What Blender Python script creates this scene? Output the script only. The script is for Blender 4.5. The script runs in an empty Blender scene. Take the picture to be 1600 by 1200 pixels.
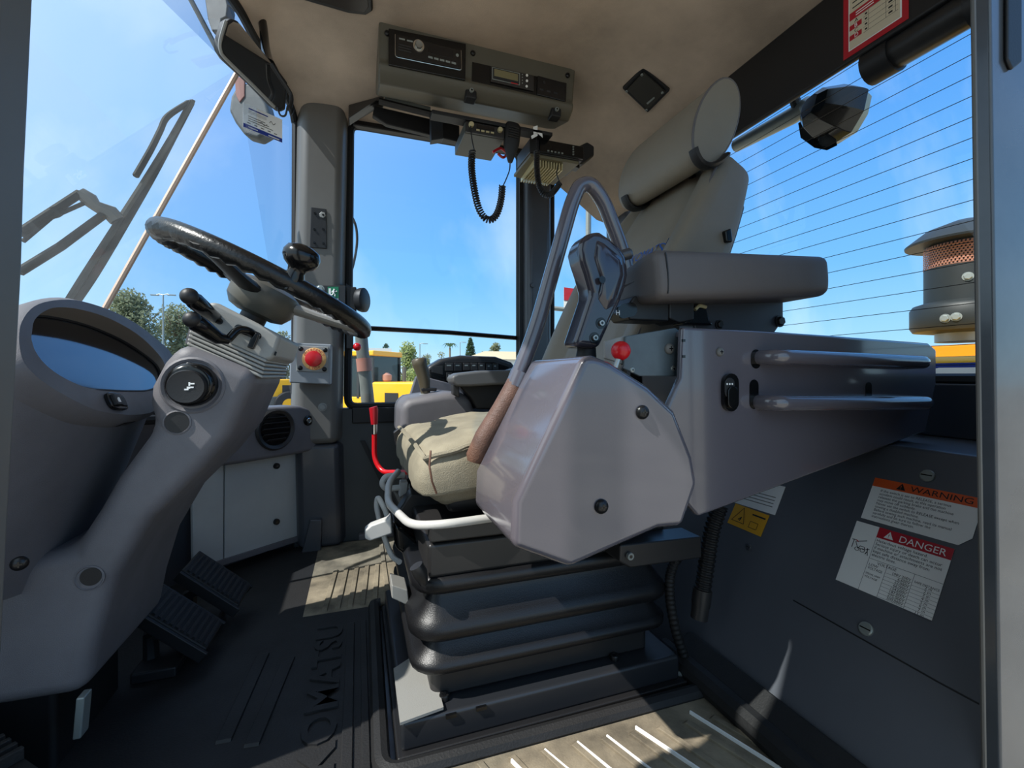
import bpy, bmesh, math, random
from mathutils import Vector as V, Matrix, noise
S = bpy.context.scene
COL = S.collection
rnd = random.Random(7)
# ---------------------------------------------------------------- camera, sky, sun, exposure
TH = math.radians(18.92)
EYE = V((0.0, 0.0, 0.55)); FPX = 700.0; HY = 587.0
FW = V((math.sin(TH), math.cos(TH), 0)); RT = V((math.cos(TH), -math.sin(TH), 0)); UP = V((0, 0, 1))
cam = bpy.data.cameras.new('camera'); cam.sensor_width = 36.0; cam.lens = 36.0 * FPX / 1600.0
cam.shift_y = (HY - 600.0) / 1600.0; cam.clip_start = 0.01; cam.clip_end = 900
co = bpy.data.objects.new('camera', cam); COL.objects.link(co)
co.location = EYE; co.rotation_euler = (math.pi / 2, 0, -TH); S.camera = co
S.view_settings.view_transform = 'Standard'; S.view_settings.look = 'None'
S.view_settings.gamma = 1.0; S.view_settings.use_curve_mapping = False
S.view_settings.exposure = 0.38
SUN_TRAVEL = V((0.62, 0.18, -0.76)).normalized()

def lin(c):
    return tuple(((v / 255.0) / 12.92 if v / 255.0 <= 0.04045 else ((v / 255.0 + 0.055) / 1.055) ** 2.4) for v in c) + (1.0,)

def setup_world():
    w = bpy.data.worlds.new('sky'); S.world = w; w.use_nodes = True
    nt = w.node_tree; nt.nodes.clear(); N = nt.nodes.new; L = nt.links.new
    out = N('ShaderNodeOutputWorld'); bg = N('ShaderNodeBackground'); bg.inputs['Strength'].default_value = 1.0
    tc = N('ShaderNodeTexCoord'); sep = N('ShaderNodeSeparateXYZ'); L(tc.outputs['Generated'], sep.inputs[0])
    rp = N('ShaderNodeValToRGB'); L(sep.outputs['Z'], rp.inputs[0])
    cr = rp.color_ramp
    cr.elements[0].position = 0.0; cr.elements[0].color = lin((188, 222, 240))
    cr.elements[1].position = 1.0; cr.elements[1].color = lin((62, 122, 205))
    for p, c in ((0.06, (158, 210, 243)), (0.2, (116, 183, 240)), (0.42, (90, 158, 231)), (0.62, (80, 146, 222))):
        e = cr.elements.new(p); e.color = lin(c)
    # bright haze round the sun
    dt = N('ShaderNodeVectorMath'); dt.operation = 'DOT_PRODUCT'; L(tc.outputs['Generated'], dt.inputs[0])
    dt.inputs[1].default_value = -SUN_TRAVEL
    mr = N('ShaderNodeMapRange'); mr.inputs[1].default_value = -0.12; mr.inputs[2].default_value = 1.0
    mr.inputs[3].default_value = 0; mr.inputs[4].default_value = 1; L(dt.outputs['Value'], mr.inputs[0])
    pw = N('ShaderNodeMath'); pw.operation = 'POWER'; pw.inputs[1].default_value = 1.45; L(mr.outputs[0], pw.inputs[0])
    mx = N('ShaderNodeMixRGB'); mx.inputs[2].default_value = (0.75, 0.92, 1.0, 1); L(rp.outputs[0], mx.inputs[1]); L(pw.outputs[0], mx.inputs[0])
    # thin streaks of high cloud
    mp = N('ShaderNodeMapping'); mp.inputs['Scale'].default_value = (2.2, 5.0, 1.2); mp.inputs['Rotation'].default_value = (0.3, 0.5, 0.4)
    L(tc.outputs['Generated'], mp.inputs[0])
    ns = N('ShaderNodeTexNoise'); ns.inputs['Scale'].default_value = 1.6; ns.inputs['Detail'].default_value = 6; L(mp.outputs[0], ns.inputs[0])
    r2 = N('ShaderNodeValToRGB'); L(ns.outputs[0], r2.inputs[0])
    r2.color_ramp.elements[0].position = 0.5; r2.color_ramp.elements[0].color = (0, 0, 0, 1)
    r2.color_ramp.elements[1].position = 0.85; r2.color_ramp.elements[1].color = (0.5, 0.5, 0.5, 1)
    m2 = N('ShaderNodeMixRGB'); m2.inputs[2].default_value = (0.85, 0.93, 1, 1); L(mx.outputs[0], m2.inputs[1]); L(r2.outputs[0], m2.inputs[0])
    L(m2.outputs[0], bg.inputs[0]); L(bg.outputs[0], out.inputs[0])
setup_world()
sl = bpy.data.lights.new('sun', 'SUN'); sl.energy = 5.0; sl.angle = math.radians(0.6); sl.color = (1.0, 0.95, 0.88)
so = bpy.data.objects.new('sun', sl); COL.objects.link(so); so.location = (-4, -1, 6)
so.rotation_euler = SUN_TRAVEL.to_track_quat('-Z', 'Y').to_euler()

# ---------------------------------------------------------------- where a line of sight meets a plane
def at(px, py, x=None, y=None, z=None, d=None, pl=None):
    r = FW + RT * ((px - 800.0) / FPX) + UP * ((HY - py) / FPX)
    if d is not None: t = d
    elif x is not None: t = (x - EYE.x) / r.x
    elif y is not None: t = (y - EYE.y) / r.y
    elif z is not None: t = (z - EYE.z) / r.z
    else:
        p0, n = pl; t = (p0 - EYE).dot(n) / r.dot(n)
    return EYE + r * t
def ats(pts, **k): return [at(a, b, **k) for a, b in pts]

# ---------------------------------------------------------------- materials
MATS = {}
def mat(name, col, rough=0.5, metal=0.0, var=0.0, vscale=6.0, col2=None, bump=0.0, bscale=200.0, coat=0.0, spec=0.5, emit=None):
    if name in MATS: return MATS[name]
    m = bpy.data.materials.new(name); m.use_nodes = True; MATS[name] = m
    nt = m.node_tree; b = nt.nodes['Principled BSDF']; N = nt.nodes.new; L = nt.links.new
    b.inputs['Base Color'].default_value = lin(col); b.inputs['Roughness'].default_value = rough
    b.inputs['Metallic'].default_value = metal; b.inputs['Coat Weight'].default_value = coat
    b.inputs['Coat Roughness'].default_value = 0.08; b.inputs['Specular IOR Level'].default_value = spec
    if var > 0 or bump > 0: tc = N('ShaderNodeTexCoord')
    if var > 0:
        ns = N('ShaderNodeTexNoise'); ns.inputs['Scale'].default_value = vscale; ns.inputs['Detail'].default_value = 6; ns.inputs['Roughness'].default_value = 0.6
        L(tc.outputs['Object'], ns.inputs[0])
        rp = N('ShaderNodeValToRGB'); L(ns.outputs[0], rp.inputs[0])
        rp.color_ramp.elements[0].position = 0.36; rp.color_ramp.elements[1].position = 0.68
        c2 = col2 or tuple(v * (1 - var) for v in col)
        rp.color_ramp.elements[0].color = lin(c2); rp.color_ramp.elements[1].color = lin(col)
        L(rp.outputs[0], b.inputs['Base Color'])
        mr = N('ShaderNodeMapRange'); mr.inputs[3].default_value = min(1, rough + .12); mr.inputs[4].default_value = max(0.02, rough - .06)
        L(ns.outputs[0], mr.inputs[0]); L(mr.outputs[0], b.inputs['Roughness'])
    if bump > 0:
        n2 = N('ShaderNodeTexNoise'); n2.inputs['Scale'].default_value = bscale; n2.inputs['Detail'].default_value = 3
        L(tc.outputs['Object'], n2.inputs[0])
        bp = N('ShaderNodeBump'); bp.inputs['Strength'].default_value = bump; bp.inputs['Distance'].default_value = 0.002
        L(n2.outputs[0], bp.inputs['Height']); L(bp.outputs[0], b.inputs['Normal'])
    if emit: b.inputs['Emission Color'].default_value = lin(emit[0]); b.inputs['Emission Strength'].default_value = emit[1]
    return m

def glass(name, tint=(1, 1, 1), haze=0.0, hazecol=(0.8, 0.85, 0.9)):
    m = bpy.data.materials.new(name); m.use_nodes = True; MATS[name] = m
    nt = m.node_tree; nt.nodes.clear(); N = nt.nodes.new; L = nt.links.new
    out = N('ShaderNodeOutputMaterial'); tr = N('ShaderNodeBsdfTransparent'); tr.inputs[0].default_value = tint + (1,)
    gl = N('ShaderNodeBsdfGlossy'); gl.inputs['Roughness'].default_value = 0.01
    fr = N('ShaderNodeFresnel'); ge = N('ShaderNodeNewGeometry'); mi = N('ShaderNodeMapRange'); mi.inputs[3].default_value = 1.42; mi.inputs[4].default_value = 1 / 1.42
    L(ge.outputs['Backfacing'], mi.inputs[0]); L(mi.outputs[0], fr.inputs[0])
    mx = N('ShaderNodeMixShader'); L(fr.outputs[0], mx.inputs[0]); L(tr.outputs[0], mx.inputs[1]); L(gl.outputs[0], mx.inputs[2])
    last = mx
    if haze > 0:
        df = N('ShaderNodeBsdfTranslucent'); df.inputs[0].default_value = hazecol + (1,)
        d2 = N('ShaderNodeBsdfDiffuse'); d2.inputs[0].default_value = hazecol + (1,)
        m2 = N('ShaderNodeMixShader'); m2.inputs[0].default_value = .5; L(df.outputs[0], m2.inputs[1]); L(d2.outputs[0], m2.inputs[2])
        tc = N('ShaderNodeTexCoord'); ns = N('ShaderNodeTexNoise'); ns.inputs['Scale'].default_value = 9; ns.inputs['Detail'].default_value = 5
        L(tc.outputs['Object'], ns.inputs[0])
        ml = N('ShaderNodeMath'); ml.operation = 'MULTIPLY'; ml.inputs[1].default_value = haze * 2; L(ns.outputs[0], ml.inputs[0])
        m3 = N('ShaderNodeMixShader'); L(ml.outputs[0], m3.inputs[0]); L(mx.outputs[0], m3.inputs[1]); L(m2.outputs[0], m3.inputs[2]); last = m3
    L(last.outputs[0], out.inputs[0])
    return m

def leaf(name, col):
    m = mat(name, col, .8, var=.25, vscale=3); nt = m.node_tree; N = nt.nodes.new; L = nt.links.new
    tr = N('ShaderNodeBsdfTranslucent'); tr.inputs[0].default_value = lin(col)
    mx = N('ShaderNodeMixShader'); mx.inputs[0].default_value = .45
    out = nt.nodes['Material Output']; L(nt.nodes['Principled BSDF'].outputs[0], mx.inputs[1]); L(tr.outputs[0], mx.inputs[2]); L(mx.outputs[0], out.inputs[0])

# ---------------------------------------------------------------- mesh builder
class MB:
    def __init__(s): s.v = []; s.f = []; s.m = []; s.mi = 0
    def face(s, idx): s.f.append(tuple(idx)); s.m.append(s.mi)
    def add(s, verts, faces):
        o = len(s.v); s.v += [V(p) for p in verts]
        for f in faces: s.face([i + o for i in f])
        return s
    def poly(s, pts): return s.add(pts, [range(len(pts))])
    def box(s, a, b, M=None):
        x0, y0, z0 = a; x1, y1, z1 = b
        vs = [V((x, y, z)) for x in (x0, x1) for y in (y0, y1) for z in (z0, z1)]
        if M is not None: vs = [M @ p for p in vs]
        return s.add(vs, [(0, 1, 3, 2), (4, 6, 7, 5), (0, 4, 5, 1), (2, 3, 7, 6), (0, 2, 6, 4), (1, 5, 7, 3)])
    def prism(s, pts, vec, taper=1.0):
        pts = [V(p) for p in pts]; n = len(pts); vec = V(vec)
        c = sum(pts, V()) / n
        top = [c + (p - c) * taper + vec for p in pts]
        return s.add(pts + top, [tuple(range(n - 1, -1, -1)), tuple(range(n, 2 * n))] + [(i, (i + 1) % n, n + (i + 1) % n, n + i) for i in range(n)])
    def loft(s, rings, close=False, cap=True):
        n = len(rings[0]); k = len(rings); vs = [p for r in rings for p in r]; fs = []
        for j in range(k if close else k - 1):
            a = j * n; b = ((j + 1) % k) * n
            for i in range(n): fs.append((a + i, a + (i + 1) % n, b + (i + 1) % n, b + i))
        if cap and not close: fs += [tuple(range(n - 1, -1, -1)), tuple(range((k - 1) * n, k * n))]
        return s.add(vs, fs)
    def tube(s, path, r, seg=10, closed=False, cap=True, flat=1.0):
        path = [V(p) for p in path]; k = len(path); rr = r if isinstance(r, (list, tuple)) else [r] * k
        rings = []; prev = None
        for i in range(k):
            if closed: t = path[(i + 1) % k] - path[i - 1]
            else: t = path[min(i + 1, k - 1)] - path[max(i - 1, 0)]
            t = t.normalized() if t.length > 1e-9 else V((0, 0, 1))
            if prev is None:
                u = t.cross(V((0, 0, 1)))
                if u.length < .05: u = t.cross(V((0, 1, 0)))
            else:
                u = prev - t * prev.dot(t)
                if u.length < 1e-6: u = t.cross(V((1, 0, 0)))
            u.normalize(); prev = u; w = t.cross(u)
            rings.append([path[i] + (u * math.cos(a) + w * math.sin(a) * flat) * rr[i] for a in [2 * math.pi * q / seg for q in range(seg)]])
        return s.loft(rings, close=closed, cap=cap)
    def lathe(s, prof, o, ax, seg=20, cap=True):
        ax = V(ax).normalized(); u = ax.orthogonal().normalized(); w = ax.cross(u); o = V(o)
        rings = [[o + ax * h + (u * math.cos(a) + w * math.sin(a)) * r for a in [2 * math.pi * q / seg for q in range(seg)]] for r, h in prof]
        return s.loft(rings, cap=cap)
    def ball(s, c, r, seg=16, rows=10, M=None):
        c = V(c); rx = r if isinstance(r, (tuple, list)) else (r, r, r); rings = []
        for j in range(1, rows):
            a = math.pi * j / rows
            ring = [V((rx[0] * math.sin(a) * math.cos(2 * math.pi * q / seg), rx[1] * math.sin(a) * math.sin(2 * math.pi * q / seg), -rx[2] * math.cos(a))) for q in range(seg)]
            rings.append([(M @ p if M is not None else p) + c for p in ring])
        return s.loft(rings)
    def superbox(s, half, r, M, n=8, fn=None):
        hx, hy, hz = half; idx = {}
        def vert(p):
            key = tuple(round(q, 5) for q in p)
            if key in idx: return idx[key]
            P = V((p[0] * hx, p[1] * hy, p[2] * hz))
            q = V(tuple(max(-(h - r), min(h - r, c)) for c, h in zip(P, half)))
            dd = P - q
            out = q + (dd.normalized() * r if dd.length > 1e-9 else V())
            if fn: out = fn(out, p)
            s.v.append(M @ out); idx[key] = len(s.v) - 1
            return idx[key]
        # sample positions that crowd to the rounded edges
        def smp(h):
            e = r / h; base = [-1, -1 + e * .25, -1 + e * .55, -1 + e]
            mid = [(-1 + e) + (2 - 2 * e) * i / n for i in range(1, n)]
            return base + mid + [-b for b in reversed(base)]
        sx, sy, sz = smp(hx), smp(hy), smp(hz)
        def side(A, B, mk, flip):
            for i in range(len(A) - 1):
                for j in range(len(B) - 1):
                    q = [vert(mk(A[i], B[j])), vert(mk(A[i + 1], B[j])), vert(mk(A[i + 1], B[j + 1])), vert(mk(A[i], B[j + 1]))]
                    s.face(q[::-1] if flip else q)
        for sg in (-1, 1):
            side(sx, sy, lambda a, b: (a, b, sg), sg < 0)
            side(sy, sz, lambda a, b: (sg, a, b), sg < 0)
            side(sx, sz, lambda a, b: (a, sg, b), sg > 0)
        return s
    def text(s, t, fr, u, v, size, align='LEFT', h=0.0004, squash=1.0):
        vs, fs = glyphs(t, size, align)
        O, U, W = fr; Nn = U.cross(W)
        return s.add([O + U * (u + p.x * squash) + W * (v + p.y) + Nn * h for p in vs], fs)
    def rect(s, fr, u0, v0, u1, v1, h=0.0003):
        O, U, W = fr; Nn = U.cross(W)
        return s.add([O + U * a + W * b + Nn * h for a, b in ((u0, v0), (u1, v0), (u1, v1), (u0, v1))], [(0, 1, 2, 3)])
    def rbox(s, fr, u0, v0, u1, v1, h0, h1):
        O, U, W = fr; Nn = U.cross(W)
        return s.prism([O + U * a + W * b + Nn * h0 for a, b in ((u0, v0), (u1, v0), (u1, v1), (u0, v1))], Nn * (h1 - h0))

GL = {}
def glyphs(t, size, align, off_=0.0):
    k = (t, size, align, off_)
    if k in GL: return GL[k]
    c = bpy.data.curves.new('lettering', 'FONT'); c.body = t; c.size = size; c.align_x = align; c.resolution_u = 3; c.offset = size * off_
    o = bpy.data.objects.new('lettering', c); me = bpy.data.meshes.new_from_object(o)
    r = ([v.co.copy() for v in me.vertices], [tuple(p.vertices) for p in me.polygons])
    bpy.data.objects.remove(o); bpy.data.curves.remove(c); bpy.data.meshes.remove(me)
    GL[k] = r; return r

def spline(pts, n=8, closed=False):
    pts = [V(p) for p in pts]; k = len(pts); out = []
    for i in range(k if closed else k - 1):
        if closed: a, b, c, d = pts[i - 1], pts[i], pts[(i + 1) % k], pts[(i + 2) % k]
        else: a, b, c, d = pts[max(i - 1, 0)], pts[i], pts[i + 1], pts[min(i + 2, k - 1)]
        for j in range(n):
            t = j / n
            out.append(0.5 * ((2 * b) + (c - a) * t + (2 * a - 5 * b + 4 * c - d) * t * t + (3 * b - a - 3 * c + d) * t ** 3))
    if not closed: out.append(pts[-1])
    return out
def fillet(pts, r, n=5):
    pts = [V(p) for p in pts]; out = [pts[0]]
    for i in range(1, len(pts) - 1):
        a, b, c = pts[i - 1], pts[i], pts[i + 1]
        da = (a - b); dc = (c - b); q = min(r, da.length * .49, dc.length * .49)
        p0 = b + da.normalized() * q; p2 = b + dc.normalized() * q
        for j in range(n + 1):
            t = j / n; out.append(p0 * (1 - t) ** 2 + b * 2 * t * (1 - t) + p2 * t * t)
    out.append(pts[-1]); return out
def coil(path, rad, turns):
    path = [V(p) for p in path]; L = [0]
    for i in range(1, len(path)): L.append(L[-1] + (path[i] - path[i - 1]).length)
    out = []; n = turns * 9
    for q in range(n + 1):
        sl_ = L[-1] * q / n; i = 1
        while i < len(L) - 1 and L[i] < sl_: i += 1
        f = (sl_ - L[i - 1]) / max(1e-9, L[i] - L[i - 1]); p = path[i - 1].lerp(path[i], f)
        t = (path[i] - path[i - 1]).normalized(); u = t.cross(V((0.2, 1, 0.1))).normalized(); w = t.cross(u)
        a = 2 * math.pi * turns * q / n
        out.append(p + (u * math.cos(a) + w * math.sin(a)) * rad)
    return out
def rrect(cx, cy, hx, hy, r, z, n=5):
    out = []
    for sx, sy, a0 in ((1, 1, 0), (-1, 1, 90), (-1, -1, 180), (1, -1, 270)):
        for j in range(n + 1):
            a = math.radians(a0 + 90 * j / n)
            out.append(V((cx + sx * (hx - r) + r * math.cos(a), cy + sy * (hy - r) + r * math.sin(a), z)))
    return out
def frame_from(n, up=V((0, 0, 1))):
    n = V(n).normalized(); u = up.cross(n).normalized(); w = n.cross(u)
    return u, w, n
def basis(o, u, w, n):
    return Matrix(((u.x, w.x, n.x, o.x), (u.y, w.y, n.y, o.y), (u.z, w.z, n.z, o.z), (0, 0, 0, 1)))

# ---------------------------------------------------------------- objects
def off(p):
    o = V()
    while p is not None: o = o + p.location; p = p.parent
    return o
def mesh_of(name, mb, mats, shift, ang=35):
    me = bpy.data.meshes.new(name); me.from_pydata([tuple(p - shift) for p in mb.v], [], mb.f)
    for m in (mats if isinstance(mats, (list, tuple)) else [mats]): me.materials.append(m)
    me.polygons.foreach_set('material_index', mb.m)
    bm = bmesh.new(); bm.from_mesh(me); bmesh.ops.recalc_face_normals(bm, faces=bm.faces[:]); bm.to_mesh(me); bm.free()
    me.polygons.foreach_set('use_smooth', [True] * len(me.polygons))
    me.set_sharp_from_angle(angle=math.radians(ang)); me.update()
    return me
def part(name, mb, mats, parent=None, bevel=0, seg=2, ang=35, label=None, kind=None, loc=None):
    shift = off(parent) if parent is not None else (loc or V())
    me = mesh_of(name, mb, mats, shift, ang)
    o = bpy.data.objects.new(name, me); COL.objects.link(o)
    if parent is not None: o.parent = parent
    elif loc: o.location = loc
    if bevel:
        b = o.modifiers.new('bevel', 'BEVEL'); b.width = bevel; b.segments = seg; b.limit_method = 'ANGLE'; b.angle_limit = math.radians(32)
        b.harden_normals = True
    if label: o['label'] = label
    if kind: o['kind'] = kind
    return o
def tag(o, label, cat, group=None):
    o['label'] = label; o['category'] = cat
    if group: o['group'] = group
    return o
def thing(name, label, cat, loc, group=None):
    o = bpy.data.objects.new(name, None); COL.objects.link(o); o.location = V(loc); o.empty_display_size = .02
    return tag(o, label, cat, group)
def solo(name, label, cat, mb, mats, bevel=0, seg=2, ang=35, group=None):
    zs = min(p.z for p in mb.v); c = sum(mb.v, V()) / len(mb.v)
    o = part(name, mb, mats, None, bevel, seg, ang, loc=V((c.x, c.y, zs)))
    return tag(o, label, cat, group)
def struct(name, mb, mats, bevel=0, seg=2, ang=35, parent=None):
    o = part(name, mb, mats, parent, bevel, seg, ang)
    if parent is None: o['kind'] = 'structure'
    return o
FAST = {}
def fastener(parent, p, n, r, kind='phillips', m=None, name=None, label=None):
    m = m or MATS['screw_black']
    k = (kind, m.name)
    if k not in FAST:
        b = MB()
        if kind == 'phillips':
            b.lathe([(1.0, 0), (1.02, .18), (.9, .45), (.6, .66), (.25, .75)], (0, 0, 0), (0, 0, 1), 16)
            b.mi = 1
            b.box((-.42, -.1, .6), (.42, .1, .775)); b.box((-.1, -.42, .6), (.1, .42, .775))
        elif kind == 'hex':
            b.lathe([(1.35, 0), (1.35, .15)], (0, 0, 0), (0, 0, 1), 18); b.lathe([(1, .15), (1, .7), (.85, .8)], (0, 0, 0), (0, 0, 1), 6)
        elif kind == 'slot':
            b.lathe([(1.0, 0), (1.0, .3), (.85, .45)], (0, 0, 0), (0, 0, 1), 18); b.mi = 1; b.box((-.75, -.09, .4), (.75, .09, .47))
        elif kind == 'rivet':
            b.lathe([(1.0, 0), (.8, .3), (.4, .4)], (0, 0, 0), (0, 0, 1), 14); b.mi = 1; b.lathe([(.3, .3), (.3, .42)], (0, 0, 0), (0, 0, 1), 8)
        else:
            b.lathe([(1.0, 0), (1.0, .8), (.92, .95), (.55, .95), (.5, .9)], (0, 0, 0), (0, 0, 1), 16); b.mi = 1; b.lathe([(.48, .85), (.48, .955)], (0, 0, 0), (0, 0, 1), 6)
        FAST[k] = mesh_of(name or 'screw', b, [m, MATS['black_gloss']], V())
    o = bpy.data.objects.new(name or ('bolt' if kind in ('hex', 'socket') else 'screw'), FAST[k]); COL.objects.link(o)
    o.parent = parent; o.location = V(p) - off(parent); o.rotation_mode = 'QUATERNION'
    o.rotation_quaternion = V(n).to_track_quat('Z', 'Y'); o.scale = (r, r, r)
    if label: o['label'] = label
    return o

from mathutils.bvhtree import BVHTree
def on_surface(o, px, py):
    sh = off(o); me = o.data
    t = BVHTree.FromPolygons([v.co + sh for v in me.vertices], [tuple(p.vertices) for p in me.polygons])
    h, n, i, d = t.ray_cast(EYE, (at(px, py, d=1.0) - EYE).normalized())
    if h is not None and n.dot(h - EYE) > 0: n = -n
    return h, n
# palette
mat('cab_grey', (110, 108, 112), .5, var=.1, vscale=9, bump=.25, bscale=900)
mat('cab_grey_light', (148, 147, 142), .45, bump=.2, bscale=900)
mat('paint_grey', (97, 93, 100), .22, coat=1.0, bump=.06, bscale=420)
mat('paint_black', (36, 38, 42), .4, coat=.2)
mat('paint_dark', (70, 72, 78), .32, coat=.2, var=.08, vscale=5)
mat('pillar_grey', (106, 103, 98), .42, var=.06, vscale=5)
mat('post_gloss', (84, 89, 95), .2, var=.15, vscale=7, bump=.04, bscale=14, coat=.4)
mat('black_gloss', (14, 14, 15), .18)
mat('black_soft', (24, 24, 26), .5, bump=.1, bscale=500)
mat('rubber', (20, 20, 21), .62)
mat('mat_dust_sunlit', (150, 139, 118), .85, var=.4, vscale=11, bump=.3, bscale=320)  # dusty mat, lightened to paint in the sun patches on the floor
mat('mat_rubber', (33, 33, 34), .6, var=.25, vscale=9, bump=.3, bscale=320)
mat('liner', (206, 186, 166), .95, var=.2, vscale=3.2, bump=.25, bscale=420)
mat('canvas', (164, 155, 133), .95, var=.14, vscale=14, bump=.7, bscale=700)
mat('vinyl', (142, 132, 116), .55, var=.06, vscale=5, bump=.12, bscale=500)
mat('vinyl_dark', (106, 100, 98), .5, var=.05, vscale=5, bump=.12, bscale=600)
mat('screw_black', (30, 30, 31), .3, metal=.3)
mat('steel', (165, 165, 160), .32, metal=.9)
mat('chrome', (215, 215, 210), .15, metal=1)
mat('white_paint', (205, 203, 198), .35, var=.06, vscale=20)
mat('white_panel', (190, 192, 190), .4, var=.08, vscale=4)
mat('red', (205, 24, 32), .28)
mat('red_paint', (176, 22, 34), .3)
mat('label_red', (186, 22, 40), .5)
mat('label_white', (246, 246, 243), .4)
mat('label_cream', (214, 202, 176), .55)
mat('label_black', (18, 18, 20), .6)
mat('label_orange', (226, 92, 34), .5)
mat('label_yellow', (224, 164, 20), .5)
mat('label_blue', (28, 52, 140), .5)
mat('label_green', (20, 124, 86), .5)
mat('label_grey', (110, 108, 104), .6)
mat('brown_sleeve', (128, 92, 74), .5, var=.2, vscale=40, bump=.5, bscale=500)
mat('mirror', (235, 235, 235), .02, metal=1)
mat('screen_dark', (12, 14, 20), .06, coat=.5)
mat('lcd', (128, 120, 86), .3)
mat('yellow_paint', (240, 176, 20), .35, coat=.2)
mat('tinted_glass', (30, 44, 46), .08)
mat('embroidery', (42, 92, 170), .8)
mat('sand_metal', (206, 194, 150), .4, metal=.3)
leaf('leaf_grey', (150, 156, 122))
leaf('leaf_green', (104, 132, 62))
leaf('leaf_dark', (72, 98, 66))
leaf('leaf_light', (172, 184, 116))
mat('bark', (120, 104, 86), .9)
mat('wiper_black', (34, 38, 36), .75, spec=.15)
mat('galv', (150, 156, 152), .4, metal=.4)
mat('exterior_grey', (96, 98, 94), .5, var=.15, vscale=20)
mat('white_wall', (214, 214, 210), .8)
mat('roof_tan', (186, 172, 142), .85)
mat('gravel', (184, 176, 160), .95, var=.25, vscale=.6, bump=.4, bscale=20)
mat('dark_housing', (44, 43, 43), .35, var=.1, vscale=8)
mat('console_olive', (92, 88, 76), .45, var=.05)
mat('strip_orange', (216, 186, 164), .5)
mat('leather_grey', (92, 92, 92), .5)
mat('mesh_copper', (182, 130, 110), .45, metal=.3)
mat('orange_paint', (226, 140, 24), .4)
GLASS = glass('cab_glass', (.93, .97, .98))
GLASS_DUST = glass('dusty_glass', (.95, .98, 1.0), haze=.06)
GLASS_TINT = glass('tinted_windscreen_glass', (.74, .82, .92))
# ================================================================ SETTING
# ground outside, about two metres below the cab floor
GZ = -1.9
b = MB(); b.poly([(-400, -60, GZ), (400, -60, GZ), (400, 600, GZ), (-400, 600, GZ)])
struct('ground', b, MATS['gravel'])

# floor plate of the cab
b = MB(); b.box((-.95, .22, -.06), (1.02, 1.68, -.012))
struct('floor', b, MATS['paint_dark'])

# roof lining: one padded sheet that falls towards the edges
RF = ((1.7, -.19), (1.6, -.19), (1.474, -.2), (1.304, -.243), (1.19, -.262), (.9, -.36), (.7, -.40), (-1, -.40))
def roof_front(y):
    for (a, p), (c, q) in zip(RF, RF[1:]):
        if y >= c: return q + (p - q) * (y - c) / (a - c)
    return -.40
def liner_z(x, y):
    z = 1.465
    if y > 1.3: z -= .065 * ((y - 1.3) / .3) ** 1.5
    f = roof_front(y)
    z -= (.05 if y < 1.35 else .05 - .03 * min(1, (y - 1.35) / .15)) * max(0, 1 - (x - f) / .10) ** 2
    if x > .62: z -= .075 * min(1, (x - .62) / .38) ** 1.2
    if x > .6 and y > 1.1: z -= .15 * min(1, (x - .6) / .32) * min(1, (y - 1.1) / .4) ** 1.3
    return z
nx, ny = 40, 40; vs = []; fs = []
for i in range(nx + 1):
    for j in range(ny + 1):
        y = .22 + 1.40 * j / ny; x0 = roof_front(y); x = x0 + (1.01 - x0) * i / nx
        vs.append(V((x, y, liner_z(x, y))))
for i in range(nx):
    for j in range(ny):
        a = i * (ny + 1) + j; fs.append((a, a + 1, a + ny + 2, a + ny + 1))
b = MB(); b.add(vs, fs); ceiling = struct('ceiling', b, MATS['liner'])
b = MB(); b.prism([(-.36, -.28, 1.5), (-.36, .35, 1.5), (-.42, .5, 1.5), (-.42, .95, 1.5), (-.25, 1.22, 1.5), (-.185, 1.3, 1.5), (-.185, 1.68, 1.5), (1.12, 1.68, 1.5), (1.12, -.28, 1.5)], (0, 0, .05))
roof = struct('trim_1', b, MATS['paint_dark'])       # roof skin; unseen overhang past the doorway shaped to block the sun
b = MB(); b.tube(spline([V((roof_front(y) - .006, y, liner_z(roof_front(y), y) - .004)) for y in (.45, .7, .9, 1.1, 1.2, 1.29, 1.4, 1.55, 1.61)], 4), .011, 8)
struct('trim_2', b, MATS['rubber'])                     # gasket under the roof lining's front edge

# far wall (machine's other side): panel below the window, pillars either side
b = MB(); b.box((-.2, 1.6, -.012), (1.08, 1.66, .440)); wall_right = struct('wall_right', b, mat('wall_dark', (66, 70, 72), .5, var=.06), bevel=.006)
b = MB(); b.box((-.02, 1.588, .39), (.585, 1.60, .442)); struct('trim', b, MATS['black_soft'], bevel=.004, parent=wall_right)
b = MB(); b.prism([V((.005, 1.592, .33)), V((.02, 1.592, .33)), V((.16, 1.592, .02)), V((.145, 1.592, .02))], V((0, .008, 0))); struct('brace', b, MATS['black_soft'], parent=wall_right)
b = MB(); b.box((.0, 1.575, .0), (.6, 1.6, .02)); struct('kick_strip', b, MATS['cab_grey'], parent=wall_right, bevel=.004)

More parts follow.
